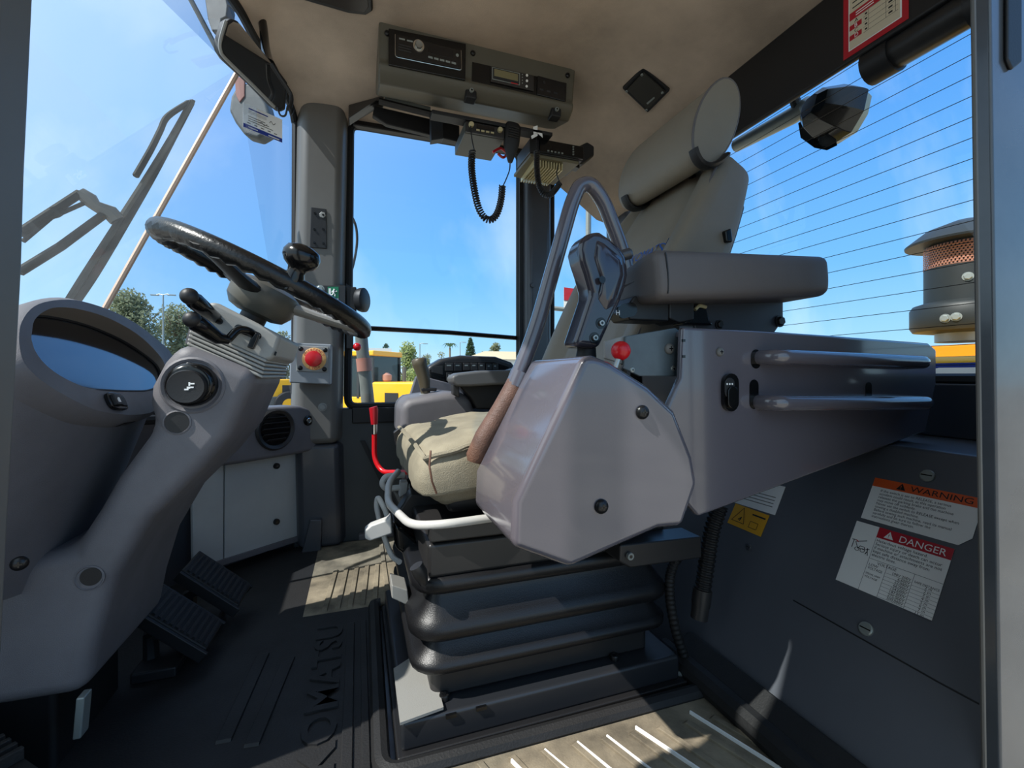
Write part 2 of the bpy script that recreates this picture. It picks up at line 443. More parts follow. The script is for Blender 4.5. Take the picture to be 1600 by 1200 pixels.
# A-pillar beside the windscreen
b = MB(); pr = [V((-.190, 1.60, 0)), V((-.168, 1.545, 0)), V((-.05, 1.545, 0)), V((-.034, 1.60, 0)), V((-.034, 1.66, 0)), V((-.19, 1.66, 0))]
b.prism([p + V((-.018, 0, .33)) * 1 for p in pr], (.02, 0, 1.12)); pillar_a = struct('trim_3', b, MATS['pillar_grey'], bevel=.022, seg=4)
b = MB(); b.prism([p + V((-.005, .004, 0)) for p in pr], (-.008, 0, .33)); struct('pillar_base', b, MATS['paint_dark'], parent=pillar_a, bevel=.015, seg=3)
for zz in (1.06, .45): fastener(pillar_a, V((-.108, 1.5455, zz)), V((0, -1, 0)), .010, 'hex', MATS['cab_grey_light'])
b = MB(); b.prism(ats([(486, 324), (510, 327), (511, 389), (484, 387)], y=1.5440), V((0, -.004, 0))); pl_ = struct('bracket_plate', b, MATS['black_soft'], parent=pillar_a, bevel=.002)
for q in ((492, 333), (505, 336), (491, 358), (505, 358), (491, 379), (505, 380)): fastener(pillar_a, at(*q, y=1.5395), V((0, -1, 0)), .0035, 'socket')
b = MB(); b.prism(ats([(484, 812), (503, 812), (501, 868), (470, 868)], y=1.53), V((0, .03, 0))); struct('foot', b, MATS['paint_dark'], parent=pillar_a, bevel=.004)
# B-pillar between the side windows
b = MB(); b.prism([V((.585, 1.60, 0)), V((.605, 1.56, 0)), V((.685, 1.56, 0)), V((.71, 1.60, 0)), V((.71, 1.66, 0)), V((.585, 1.66, 0))], (.0, 0, 1.44)); pillar_b = struct('trim_4', b, MATS['paint_dark'], bevel=.014, seg=3)
fastener(pillar_b, at(832, 446, y=1.558), V((0, -1, 0)), .009, 'hex', MATS['paint_dark'])
# rear corner pillar
b = MB(); b.prism([V((1.0, 1.52, .0)), V((1.08, 1.52, 0)), V((1.08, 1.66, 0)), V((.985, 1.66, 0)), V((.985, 1.58, 0))], (0, 0, 1.44)); struct('trim_5', b, MATS['paint_dark'], bevel=.012)

def pane(name, pts, m, th=.005, nrm=None):
    n = nrm or (V(pts[1]) - V(pts[0])).cross(V(pts[2]) - V(pts[1])).normalized()
    b = MB(); b.prism(pts, n * th); return part(name, b, m)
def gasket(parent, pts, r=.011, closed=True, m='rubber', fil=.03):
    P = [V(p) for p in pts]
    if closed:
        k = len(P); out = []
        for i in range(k):
            a, c, d = P[i - 1], P[i], P[(i + 1) % k]; q = min(fil, (a - c).length * .4, (d - c).length * .4)
            p0 = c + (a - c).normalized() * q; p2 = c + (d - c).normalized() * q
            for j in range(5):
                t = j / 4; out.append(p0 * (1 - t) ** 2 + c * 2 * t * (1 - t) + p2 * t * t)
        P = out
    b = MB(); b.tube(P, r, 8, closed=closed); return part('gasket', b, MATS[m], parent)

# window_1: big front pane, window_2: corner pane beside the A-pillar, with a tinted band above
S1 = at(370, 115, y=1.2); S0 = at(165, 480, y=1.2); SB = S0 + (S0 - S1) * .45
K = V((S1.x - .036, .89, 1.17)); K2 = V((-.36, .45, 1.07)); SL = V((SB.x, .36, SB.z)); AB = V((-.200, 1.608, .43)); AT = V((-.197, 1.608, 1.42)); CT = V((-.27, 1.19, 1.425)); CL = V((-.43, .4, 1.43))
b = MB(); b.poly([SB, S1, K, K2, SL]); w1 = struct('window_1', b, GLASS_DUST)
b = MB(); b.add([SB, AB, AT, CT, S1], [(0, 1, 4), (1, 2, 4), (2, 3, 4)]); w2 = struct('window_2', b, GLASS_TINT)
b = MB(); b.poly([S1, CT, CL, K2, K]); part('tinted_band', b, GLASS_TINT, w2)
b = MB(); b.tube([SB, S1], .006, 8); part('seam_strip', b, MATS['strip_orange'], w1)
b = MB(); b.tube([AB + V((.004, -.004, 0)), AT + V((.004, -.004, 0))], .011, 8); part('gasket', b, MATS['rubber'], w2)
b = MB(); b.tube([SL, SB, AB], .012, 8); part('gasket', b, MATS['rubber'], w2)

# window_3: sliding side window
c3 = [V((-.034, 1.625, .445)), V((.582, 1.625, .445)), V((.582, 1.625, 1.40)), V((-.026, 1.625, 1.40))]
b = MB(); b.poly(c3); w3 = struct('window_3', b, GLASS)
gasket(w3, [p + V((0, -.012, 0)) for p in c3], .013)
b = MB(); b.tube([at(560, 512, y=1.612), at(700, 519.5, y=1.612), at(806, 528, y=1.612)], .0085, 8); part('sash_bar', b, MATS['black_gloss'], w3)
b = MB(); b.box((.575, 1.59, .43), (.592, 1.612, 1.41)); part('side_channel', b, MATS['black_soft'], w3, bevel=.003)
b = MB(); b.box((-.02, 1.585, 1.388), (.6, 1.62, 1.45)); part('header', b, MATS['black_soft'], w3, bevel=.004)
b = MB(); b.prism([V((-.03, 1.50, 1.36)), V((.05, 1.44, 1.40)), V((.075, 1.44, 1.40)), V((.075, 1.46, 1.43)), V((-.03, 1.53, 1.42))], (0, .05, .0)); part('corner_bracket', b, MATS['dark_housing'], w3, bevel=.004)
# window_4: rear quarter window
c4 = [V((.715, 1.62, .45)), V((1.0, 1.62, .45)), V((1.0, 1.62, 1.30)), V((.715, 1.62, 1.32))]
b = MB(); b.poly(c4); w4 = struct('window_4', b, GLASS); gasket(w4, [p + V((0, -.01, 0)) for p in c4], .013)
# window_5: heated rear window
RX = 1.06
c5 = [V((RX, .302, .54)), V((RX, 1.52, .54)), V((RX - .02, 1.52, 1.40)), V((RX - .02, .302, 1.40))]
b = MB(); b.poly(c5); w5 = struct('window_5', b, GLASS); gasket(w5, [p + V((-.008, 0, 0)) for p in c5], .014)
wire_px = [(1225, 511), (1225, 489), (1297, 448), (1330, 399)]
for k in range(19):
    z = .57 + .0372 * k
    b = MB(); xx = RX - .003 - .02 * (z - .6) / .8
    b.box((xx - .0006, .31, z - .0006), (xx, 1.5, z + .0006)); part('heating_wire', b, MATS['black_soft'], w5)

# rear wall: sloping wheel-arch panel, shelf and upright under the window
def RS(z): return .6 + .55 * z
b = MB(); b.prism([V((RS(-.012), .302, -.012)), V((RS(.435), .302, .435)), V((1.09, .302, .435)), V((1.09, .302, -.012))], (0, 1.33, 0)); wall_rear = struct('wall_rear', b, mat('arch_panel', (92, 95, 102), .38, var=.08, vscale=3, bump=.05, bscale=60), bevel=.006)
b = MB(); b.box((1.03, .302, .435), (1.09, 1.6, .535)); struct('upright_panel', b, MATS['paint_dark'], parent=wall_rear, bevel=.004)
NR = V((-.876, 0, .482)); PR0 = V((.6, 0, 0)); PLR = (PR0, NR)
UR = V((0, -1, 0)); WR = V((.482, 0, .876))
for q, r in (((1450, 744), .0095), ((1354, 983), .0095)): fastener(wall_rear, at(*q, pl=PLR), NR, r, 'slot', MATS['galv'])
fastener(wall_rear, at(1170, 855, pl=PLR), NR, .006, 'slot', MATS['paint_dark'])
b = MB(); p0 = at(1240, 938, pl=PLR); p1 = at(1470, 1068, pl=PLR); p2 = at(1530, 1100, pl=PLR); b.tube([p0, p1, p2], .0011, 6); struct('seam', b, MATS['black_soft'], parent=wall_rear)

# front wall under the windscreen corner, hidden below the dash
b = MB(); b.prism([V((-.20, 1.64, -.012)), V((-.64, 1.235, -.012)), V((-.68, 1.235, -.012)), V((-.22, 1.68, -.012))], (0, 0, .44)); wall_front = struct('wall_front', b, MATS['paint_dark'])
b = MB(); b.box((-.70, .3, -.012), (-.64, 1.24, .575)); b2 = MB(); b2.prism([V((-.655, 1.24, .43)), V((-.655, 1.24, .575)), V((-.22, 1.64, .43))], V((-.02, .02, 0))); struct('cowl_end', b2, MATS['black_soft'], parent=wall_front); struct('cowl', b, MATS['paint_dark'], parent=wall_front)
# rear roof beam and roller blind
b = MB(); b.box((.985, .302, 1.215), (1.0, 1.5, 1.395)); beam = struct('trim_6', b, MATS['black_soft'], bevel=.006)
# door posts either side of the doorway the photograph looks through
b = MB(); b.prism(ats([(57, -40), (42, 280), (38, 420), (26, 640), (16, 820), (-6, 1260), (-150, 1260), (-150, -40)], y=.36), (0, -.03, 0)); struct('trim_7', b, MATS['pillar_grey'], bevel=.004, seg=3)
b = MB(); b.prism(ats([(1518, -40), (1527, 600), (1537, 1300), (1800, 1300), (1800, -40)], y=.300), (0, -.015, 0)); post = struct('trim_8', b, MATS['post_gloss'], bevel=.003, seg=3)
b = MB(); b.tube(ats([(1520, -40), (1529, 600), (1539, 1300)], y=.2855), .0022, 8); struct('edge_highlight', b, MATS['pillar_grey'], parent=post)  # rounded strip added to stand in for the highlight along the post's edge
b = MB(); b.prism(ats([(1567, -40), (1590, -40), (1590, 100), (1575, 112), (1567, 95)], y=.2849), (0, -.004, 0)); struct('bracket', b, MATS['black_soft'], parent=post, bevel=.002)  # black piece painting what is mostly a dark reflection in the post

# unseen open cab door, added and shaped to keep sun off the rear panel
b = MB(); b.box((-.245, -.50, -.10), (-.205, .335, .95)); door = struct('sun_block_door', b, MATS['paint_dark'], bevel=.01)
for nm, a_, c_ in (('stile', (-.24, -.02, .95), (-.21, .283, 1.42)), ('stile', (-.24, -.50, .95), (-.21, -.40, 1.42)), ('top_rail', (-.24, -.50, 1.34), (-.21, .335, 1.45)), ('hinge_stile', (-.24, .318, .95), (-.21, .335, 1.42))):
    b = MB(); b.box(a_, c_); struct(nm, b, MATS['black_soft'], parent=door, bevel=.006)
b = MB(); b.box((-.227, -.40, .95), (-.223, .318, 1.34)); part('glass', b, GLASS, door)
# ---------------------------------------------------------------- floor mat with raised lettering
b = MB()
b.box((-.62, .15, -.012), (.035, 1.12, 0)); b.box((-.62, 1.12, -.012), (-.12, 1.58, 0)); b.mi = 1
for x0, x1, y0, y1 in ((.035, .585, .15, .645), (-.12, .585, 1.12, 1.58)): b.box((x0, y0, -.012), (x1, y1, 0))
fm = tag(part('floor_mat', b, [MATS['mat_rubber'], MATS['mat_dust_sunlit']], None, loc=V((0, 0, 0))), 'black ribbed rubber floor mat with raised lettering under the steering column', 'floor mat')
b = MB()
b.tube(fillet([(.05, 1.12, .004), (.035, 1.12, .004), (.03, .635, .004), (.56, .628, .004)], .03), .013, 8, flat=.9); part('rim', b, MATS['mat_rubber'], fm)
b = MB(); b.tube(fillet([(.575, .15, .015), (.572, .62, .015), (.57, .74, .012)], .03), .02, 10); part('rim', b, MATS['mat_rubber'], fm)
b = MB(); b.prism([V((.555, .15, 0)), V((.56, .72, 0)), V((.615, .72, .04)), V((.615, .15, .04))], (0, 0, .012)); part('upturned_edge', b, MATS['mat_rubber'], fm, bevel=.004)
bb = MB(); vs, fs = glyphs('KOMATSU', .070, 'LEFT', .022)
O, U, W = V((-.034, .665, 0)), V((0, 1, 0)), V((-1, 0, 0))
bb.add([O + U * p.x * 1.22 + W * p.y + V((0, 0, .0035)) for p in vs] + [O + U * p.x * 1.22 + W * p.y for p in vs], fs)
# side walls of each letter so that the text stands proud
ec = {}
for f in fs:
    for i in range(len(f)):
        e = (f[i], f[(i + 1) % len(f)]); k_ = tuple(sorted(e)); ec[k_] = ec.get(k_, []) + [e]
nv = len(vs)
for k_, l in ec.items():
    if len(l) == 1: a, c = l[0]; bb.face((a, c, c + nv, a + nv))
part('lettering', bb, MATS['mat_rubber'], fm)
def rib(x0, y0, x1, y1, w, h=.004, m='mat_rubber'):
    d = (V((x1, y1, 0)) - V((x0, y0, 0))).normalized(); n = V((-d.y, d.x, 0)) * w * .5
    b = MB(); b.prism([V((x0, y0, -.001)) - n, V((x1, y1, -.001)) - n, V((x1, y1, -.001)) + n, V((x0, y0, -.001)) + n], (0, 0, h + .001), taper=.97)
    part('rib', b, MATS[m], fm, bevel=.0012)
rib(-.016, .60, -.016, 1.06, .016); rib(.010, .60, .010, 1.06, .012)
for px in ((392, 1168, 452, 1028), (348, 1162, 412, 1022)):
    a = at(px[0], px[1], z=0); c = at(px[2], px[3], z=0); rib(a.x, a.y, c.x, c.y, .022)
for i in range(5): rib(-.075 + .028 * i, 1.13, -.06 + .028 * i, 1.36, .012, m='mat_dust_sunlit')
for i in range(9):
    xx = .16 + .047 * i; rib(xx, .62 - .005 * i, xx + .13, .25, .010, .0045, 'mat_dust_sunlit')
for i in range(9): rib(.07 + .055 * i, 1.16, .07 + .055 * i, 1.54, .012, m='mat_dust_sunlit')
# wear strips on the mat by the door, white in place of metal shine
for px in ((902, 1163, 962, 1212), (948, 1153, 1014, 1204), (851, 1175, 890, 1208), (993, 1139, 1078, 1196), (1078, 1115, 1200, 1192), (799, 1191, 815, 1207)):
    a = at(px[0], px[1], z=0); c = at(px[2], px[3], z=0); d = (c - a); c = a + d * 2.2
    n = V((-d.y, d.x, 0)).normalized() * .0013
    b = MB(); b.prism([a - n, c - n, c + n, a + n], (0, 0, .005)); part('wear_strip', b, MATS['label_white'], fm)
# ridged step tread in the doorway corner
st = thing('step_tread', 'small ridged black tread at the doorway corner beside the left door post', 'step', at(20, 1190, z=.10) - UP * .10)
c0 = at(-60, 1118, z=.10); c1 = at(92, 1222, z=.10); dv = (c1 - c0).normalized(); dn = V((dv.y, -dv.x, 0))
b = MB(); b.prism([c0, c1, c1 + dn * .12, c0 + dn * .12], (0, 0, -.105)); part('base', b, MATS['rubber'], st)
for i in range(11):
    p = c0 + dv * (.008 + i * .0155); b = MB(); b.prism([p, p + dv * .007, p + dv * .007 + dn * .12, p + dn * .12], (0, 0, .014)); part('ridge', b, MATS['mat_rubber'], st, bevel=.001)
# ================================================================ STEERING COLUMN, WHEEL, DASH
col = thing('steering_column', 'grey moulded steering column shroud with rotary dial and ribbed upper cover', 'steering column', (-.30, .89, 0))
CY = .76
poly = [(283, 531), (406, 582), (381, 632), (360, 681), (315, 735), (236, 812), (180, 905), (150, 1000), (132, 1088), (0, 1110), (-140, 1125), (-140, 880), (0, 884), (110, 858), (150, 797), (180, 745), (238, 668), (229, 630), (231, 604), (252, 565)]
b = MB(); b.prism(ats(poly, y=CY), (0, .255, 0)); part('lower_shroud', b, MATS['cab_grey'], col, bevel=.022, seg=4, ang=50)
# base that carries the shroud on the cab floor
b = MB(); b.box((-.62, .80, -.012), (-.40, .98, .16)); part('base', b, MATS['black_soft'], col, bevel=.01)
b = MB(); b.prism(ats([(118, 1092), (132, 1090), (126, 1155), (112, 1158)], y=.755), (0, .02, 0)); part('stay', b, MATS['galv'], col, bevel=.002)
# upper tilting cover with its rubber bellows ribs
up = [(300, 478), (332, 470), (372, 486), (446, 523), (461, 530), (458, 560), (446, 574), (430, 580), (404, 577), (291, 530), (294, 505)]
def shift(pts, dx, dy): return [(a + dx, c + dy) for a, c in pts]
b = MB(); b.prism(ats([(318, 474), (336, 471), (440, 524), (428, 560), (414, 565), (298, 512), (302, 486)], y=.775), (0, .225, 0)); part('upper_cover', b, MATS['cab_grey_light'], col, bevel=.014, seg=4)
for i in range(5):
    o_ = 6.2 * i; g = 1 - .012 * i
    b = MB(); L0 = (297 - i * 1.2, 509 + o_); R0 = (417 - i * 1.4, 562 + o_)
    b.prism(ats([L0, R0, (R0[0] - 1, R0[1] + 5.0), (L0[0] - 1, L0[1] + 5.0)], y=.772), (0, .23, 0)); part('bellows_rib', b, MATS['cab_grey_light'], col, bevel=.0022, seg=2)
b = MB(); b.prism(ats([(297, 508), (415, 561), (408, 590), (289, 536)], y=.779), (0, .215, 0)); part('bellows_core', b, MATS['cab_grey'], col)
# slots and stalks
YS = .7735
def stadium(pts, y, depth=-.001, w=7):
    a, c = at(*pts[0], y=y), at(*pts[1], y=y); d = (c - a).normalized(); n = d.cross(V((0, 1, 0))).normalized(); r = w * (a - EYE).dot(FW) / FPX; out = []
    for ctr, s in ((c, 1), (a, -1)):
        for j in range(9):
            t = -math.pi / 2 + math.pi * j / 8; out.append(ctr + (d * math.cos(t) + n * math.sin(t)) * r * s)
    bb = MB(); bb.prism(out, (0, depth, 0)); return bb
part('slot', stadium([(330, 495), (343, 502)], YS, w=5), MATS['black_gloss'], col)
part('slot', stadium([(373, 513), (402, 525)], YS, w=6), MATS['black_gloss'], col)
lev = MB(); lev.tube([at(342, 499, y=.79), at(330, 492, y=.76), at(318, 482, y=.735), at(304, 470, y=.712), at(297, 464, y=.703)], [.007, .0095, .011, .0115, .009], 14)
s1 = part('stalk', lev, MATS['black_gloss'], col)
b = MB(); b.ball(at(296, 463, y=.703), .0112); part('stalk_cap', b, MATS['black_soft'], s1)
lev = MB(); lev.tube(fillet([at(404, 528, y=.785), at(388, 516, y=.765), at(372, 514, y=.755), at(356, 531, y=.745)], .012), .0058, 12)
s2 = part('stalk', lev, MATS['black_gloss'], col)
lev = MB(); lev.tube([at(358, 532, y=.745), at(340, 528, y=.738), at(320, 513, y=.722), at(306, 504, y=.710), at(301, 500, y=.706)], [.006, .0095, .0115, .0115, .009], 14); part('stalk_grip', lev, MATS['black_gloss'], s2)
b = MB(); b.ball(at(300.5, 499.5, y=.706), .0112); part('stalk_cap', b, MATS['black_soft'], s2)
b = MB(); b.prism(ats([(402, 520), (408, 523), (404, 534), (398, 547), (388, 543), (394, 530)], y=.772), (0, -.012, 0)); part('tilt_catch', b, MATS['black_gloss'], col, bevel=.002)
b = MB(); b.prism(ats([(430, 549), (433, 550), (431, 556), (428, 555)], y=.7735), (0, -.002, 0)); part('clip', b, MATS['black_gloss'], col)
# rotary switch and cup hole
YD = CY - .001
def disc(px, r, y0, y1, prof=None, seg=28, sx=1.0):
    c = at(px[0], px[1], y=y0); bb = MB(); bb.lathe(prof or [(r, 0), (r, y0 - y1)], c, (0, -1, 0), seg); return bb
part('dial_recess', disc((301, 602), .045, CY, 0, [(.041, -.002), (.041, .001), (.038, .003), (.0345, .001), (.033, -.004)]), MATS['cab_grey'], col)
dl = part('rotary_switch', disc((303, 601), .034, CY, 0, [(.031, 0), (.031, .014), (.028, .019), (.026, .020), (.025, .022)]), MATS['black_gloss'], col)
part('switch_cap', disc((296, 604), .024, CY - .016, 0, [(.0235, 0), (.0235, .012), (.022, .015), (.019, .0145)]), MATS['black_soft'], dl)
b = MB(); fr = (at(296, 604, y=CY - .0308), V((1, 0, 0)), V((0, 0, 1)))
for u0, v0, u1, v1 in ((-.006, -.005, -.001, -.003), (-.003, -.003, .001, .0), (.001, -.002, .005, .0), (-.001, .001, .001, .006), (.001, .003, .006, .005)): b.rbox(fr, u0, v0, u1, v1, 0, .0004)
part('symbol', b, MATS['label_white'], dl)
part('switch_lug', disc((300, 574), .006, CY, 0, [(.007, 0), (.007, .010), (.004, .012)]), MATS['black_gloss'], dl)
part('cup_hole_rim', disc((277, 660), .017, CY, 0, [(.0175, -.002), (.0175, .0012), (.0155, .002), (.0145, -.001)]), MATS['cab_grey'], col)
part('cup_hole', disc((277, 660), .015, CY, 0, [(.0150, 0), (.0150, .0009)]), MATS['black_soft'], col)
part('screw_well', disc((140, 903), .016, CY, 0, [(.017, -.002), (.017, .001), (.0155, .0016), (.0145, 0)]), MATS['cab_grey'], col)
part('screw_well', disc((142, 901), .012, CY, 0, [(.012, 0), (.012, .0008)]), MATS['black_soft'], col)

# ---------------------------------------------------------------- wheel
wc = at(423, 446, d=.82); T = math.radians(25)
e1 = V((math.cos(T), 0, -math.sin(T))); e2 = V((0, 1, 0)); en = V((math.sin(T), 0, math.cos(T)))
whl = thing('steering_wheel', 'black steering wheel with finger-grip rim and round spinner knob', 'steering wheel', wc)
R = .178
ringp = [wc + (e1 * math.cos(a) + e2 * math.sin(a)) * R for a in [2 * math.pi * i / 96 for i in range(96)]]
b = MB(); rings = []
for i in range(96):
    a = 2 * math.pi * i / 96; rad = e1 * math.cos(a) + e2 * math.sin(a); wob = 1 + .0 * math.cos(a)
    grip = .0026 * math.cos(a * 44)
    ring = []
    for q in range(14):
        t = 2 * math.pi * q / 14; rr = .0148 + (grip if (math.sin(t) < -.2 or math.cos(t) < -.4) else 0)
        ring.append(wc + rad * (R + rr * math.cos(t)) + en * rr * math.sin(t))
    rings.append(ring)
b.loft(rings, close=True); part('rim', b, mat('wheel_black', (22, 22, 22), .3, bump=.3, bscale=250), whl, ang=60)
b = MB(); hub = wc - en * .012
b.lathe([(.0, .014), (.040, .012), (.055, .004), (.058, -.006), (.056, -.03), (.046, -.045), (.03, -.05)], hub, en, 28); part('hub', b, mat('hub_olive', (84, 82, 74), .4), whl)
for k, ang in enumerate((8, 128, 248)):
    a = math.radians(ang); d = e1 * math.cos(a) + e2 * math.sin(a); s_ = en.cross(d)
    b = MB(); rings = []
    for r_, w_, h_, dz in ((.04, .026, .012, -.022), (.09, .022, .009, -.016), (.14, .018, .008, -.008), (.19, .015, .009, -.001)):
        c_ = wc + d * r_ + en * dz
        rings.append([c_ + s_ * w_ * math.cos(t) + en * h_ * math.sin(t) for t in [2 * math.pi * q / 12 for q in range(12)]])
    b.loft(rings); part('spoke', b, MATS['cab_grey_light'] if k == 0 else MATS['black_soft'], whl)
b = MB(); b.lathe([(.022, -.11), (.022, -.055), (.034, -.05)], wc, en, 18); part('shaft', b, MATS['black_soft'], whl)
ka = at(452, 434, pl=(wc, en)); ka = at(450, 426, d=(wc - EYE).dot(FW) - .05)
kd = (wc + (e1 * .34 - e2 * .94) * R)
kn = MB(); kb = kd + en * .010
kn.lathe([(.014, -.02), (.015, .002), (.0125, .009), (.0135, .015), (.0215, .021), (.0265, .029), (.0270, .037), (.023, .046), (.012, .051), (.004, .0525)], kb, (en + V((0, 0, .3)) - e2 * .15).normalized(), 24); part('spinner_knob', kn, MATS['black_gloss'], whl, ang=60)

# ---------------------------------------------------------------- instrument pod
FN = V((.919, 0, .395)); FPL = (V((-.355, 0, .59)), FN)
outer_px = [(34, 503), (48, 483), (70, 472), (107, 468), (141, 474), (180, 488), (215, 507), (245, 530), (266, 550), (276, 575), (268, 610), (245, 640), (213, 648), (180, 646), (148, 640), (113, 624), (85, 608), (57, 588), (38, 567), (31, 544), (30, 522)]
inner_px = [(50, 519), (54, 500), (70, 486), (92, 480), (128, 484), (172, 498), (213, 521), (240, 545), (256, 566), (258, 585), (248, 603), (232, 610), (205, 611), (172, 610), (141, 607), (113, 597), (85, 581), (66, 564), (55, 548), (51, 537), (49, 528)]
outer = spline(ats(outer_px, pl=FPL), 3, True); inner = spline(ats(inner_px, pl=FPL), 3, True)
ip = thing('instrument_pod', 'grey hooded instrument pod with glossy oval display next to the left door post', 'dashboard', (-.40, .80, .30))
n = len(outer); bd = V((-.075, 0, -.215)); cO = sum(outer, V()) / n
rim1 = [p + (p - cO).normalized() * .006 - FN * .008 for p in outer]
back = [p + (p - cO).normalized() * .006 - FN * .03 for p in outer]
low = [p + bd for p in back]
b = MB(); b.loft([inner, outer, rim1, back, low], cap=False); b.face([len(b.v) - n + i for i in range(n)]); hou = part('housing', b, MATS['cab_grey'], ip, ang=40)
deep = [p - FN * .055 for p in inner]
b = MB(); b.loft([inner, deep], cap=False); part('hood_lining', b, mat('hood_lining', (122, 114, 104), .7), ip, ang=60)
# sloping display glass: bottom edge at the mouth, top edge set deep
lo = [inner[i] for i in range(n)]; pb = at(141, 607, pl=FPL) - FN * .004; pq = at(150, 530, pl=(FPL[0] - FN * .026, FN))
DN = (pq - pb).cross(V((0, 1, 0))).normalized()
def slide(p):  # push a point of the mouth back onto the display plane
    t = (pb - p).dot(DN) / (-FN).dot(DN); return p - FN * max(0.003, min(t, .0535))
b = MB(); b.poly([slide(p) for p in inner]); part('display', b, MATS['screen_dark'], ip)
b = MB(); ring = [slide(p) + FN * .0015 for p in inner]
b.tube(ring, .0022, 6, closed=True); part('display_seal', b, MATS['rubber'], ip)
# rocker switch on the rim
sw = at(178, 629, pl=FPL); su = (at(196, 631, pl=FPL) - sw).normalized(); sw_w = FN.cross(su)
fr = (sw, su, sw_w)
b = MB(); pts = [(math.cos(t), math.sin(t)) for t in [2 * math.pi * q / 24 for q in range(24)]]
b.prism([sw + su * (.021 * math.copysign(abs(c) ** .6, c)) + sw_w * (.013 * math.copysign(abs(s_) ** .6, s_)) + FN * .0 for c, s_ in pts], FN * .006); rk = part('rocker_switch', b, MATS['black_gloss'], ip, bevel=.0015)
b = MB(); b.rbox(fr, -.016, -.008, 0, .008, .005, .010); b.rbox(fr, 0, -.008, .016, .008, .005, .0075); part('rocker', b, MATS['black_soft'], rk, bevel=.002)
b = MB(); b.rbox(fr, -.011, -.004, -.005, .001, .010, .0104); b.rbox(fr, -.009, .001, -.005, .003, .010, .0104); part('symbol', b, MATS['label_white'], rk)
# small plate with dark lettering on the pod's near flank
h_, n_ = on_surface(hou, 196, 662)
if h_ is not None:
    u_, w_, n_ = frame_from(n_); fr2 = (h_ + n_ * .0004, u_, w_)
    b = MB(); b.rbox(fr2, -.014, -.006, .014, .006, 0, .0007); pt_ = part('name_plate', b, MATS['black_soft'], ip)
    b = MB()
    for i in range(5): b.rect(fr2, -.009 + i * .0038, -.002, -.0065 + i * .0038, .002, .0009)
    part('plate_marks', b, MATS['label_grey'], pt_, kind='stuff')
fastener(ip, at(31, 880, y=.66), V((0.3, -1, 0)), .008, 'phillips')

# ---------------------------------------------------------------- pedals
for k, (c, lab) in enumerate((((286, 965), 'wide black ribbed pedal nearest the steering column foot'), ((340, 905), 'black ribbed pedal behind the nearer pedal, under the white panels'))):
    ctr = at(*c, z=.085) if k == 0 else at(*c, z=.10); n_ = V((.66, -.1, .74)).normalized(); u_ = V((0, 1, 0)); w_ = n_.cross(u_).normalized(); u_ = w_.cross(n_)
    pd = thing('foot_pedal', lab, 'pedal', (ctr.x, ctr.y, 0)); M = basis(ctr, u_, w_, n_)
    b = MB(); b.box((-.042, -.07, -.008), (.042, .07, .004), M); pad = part('pad', b, MATS['rubber'], pd, bevel=.004)
    for i in range(11):
        b = MB(); b.box((-.038, -.063 + i * .0118, .003), (.038, -.057 + i * .0118, .007), M); part('rib', b, MATS['mat_rubber'], pad)
    for x0 in (-.05, .043):
        b = MB(); b.box((x0, -.075, -.02), (x0 + .007, .07, .002), M); part('side_flange', b, MATS['black_soft'], pd, bevel=.002)
    b = MB(); b.tube([ctr - n_ * .006, ctr - n_ * .05 + V((-.02, 0, .01)), V((ctr.x - .05, ctr.y, 0.0))], .014, 8); part('arm', b, MATS['black_soft'], pd)
    b = MB(); b.box((-.035, -.05, -.0), (.035, .05, .02), Matrix.Translation(V((ctr.x - .03, ctr.y, -.0)))); part('base', b, MATS['black_soft'], pd, bevel=.004)
# ================================================================ SEAT, SUSPENSION
SL_ = math.atan(.54)                                           # backrest leans to the rear
seat = thing('operator_seat', 'grey vinyl high-back seat with canvas covered cushion and separate headrest', 'seat', (.33, .87, .33))
# cushion under a loose canvas cover
def cush(o, p):
    q = o.copy()
    wr = noise.noise(V((o.x * 9, o.y * 7, o.z * 9))) * .010 + noise.noise(V((o.x * 20 + o.y * 12, o.y * 24, o.z * 20 + 3))) * .005
    if p[2] > 0: q.z += .013 * (1 - p[1] ** 2) * (1 - .5 * p[0] ** 2) + wr
    if p[0] < -.3: q.x -= .012 * (1 - p[2] ** 2) + wr
    if abs(p[1]) > .9: q.y += math.copysign(.010 * (1 - p[2] ** 2), p[1])
    if p[2] < -.5: q.x *= .93; q.y *= .95
    return q
M = Matrix.Translation(V((.33, .896, .405))) @ Matrix.Rotation(math.radians(-4.5), 4, 'Y')
b = MB(); b.superbox((.235, .203, .050), .024, M, 12, cush); cu = part('cushion', b, MATS['canvas'], seat, ang=70)
rimp = [V(tuple(cush(V((x_ * .235, y_ * .203, .044)), (x_, y_, .8)))) for x_, y_ in ([(-.2 - .8 * t / 10, -1.0) for t in range(10)] + [(-1.0, -1 + 2 * t / 20) for t in range(21)])]
b = MB(); b.tube([M @ q for q in rimp], .0042, 6); part('piping', b, MATS['canvas'], cu)
b = MB(); b.tube([at(673, 704, d=.652), at(671, 728, d=.644), at(675, 752, d=.647), at(682, 771, d=.655)], .0016, 6); part('seam', b, MATS['brown_sleeve'], cu)
b = MB(); b.prism([at(615, 676, y=1.065), at(628, 666, y=1.065), at(628, 690, y=1.065), at(619, 698, y=1.065)], V((.0, .02, 0))); part('cover_opening', b, MATS['black_soft'], cu, bevel=.002)
b = MB(); b.superbox((.20, .175, .022), .012, Matrix.Translation(V((.335, .885, .350))), 4); part('cushion_pan', b, MATS['black_soft'], seat)
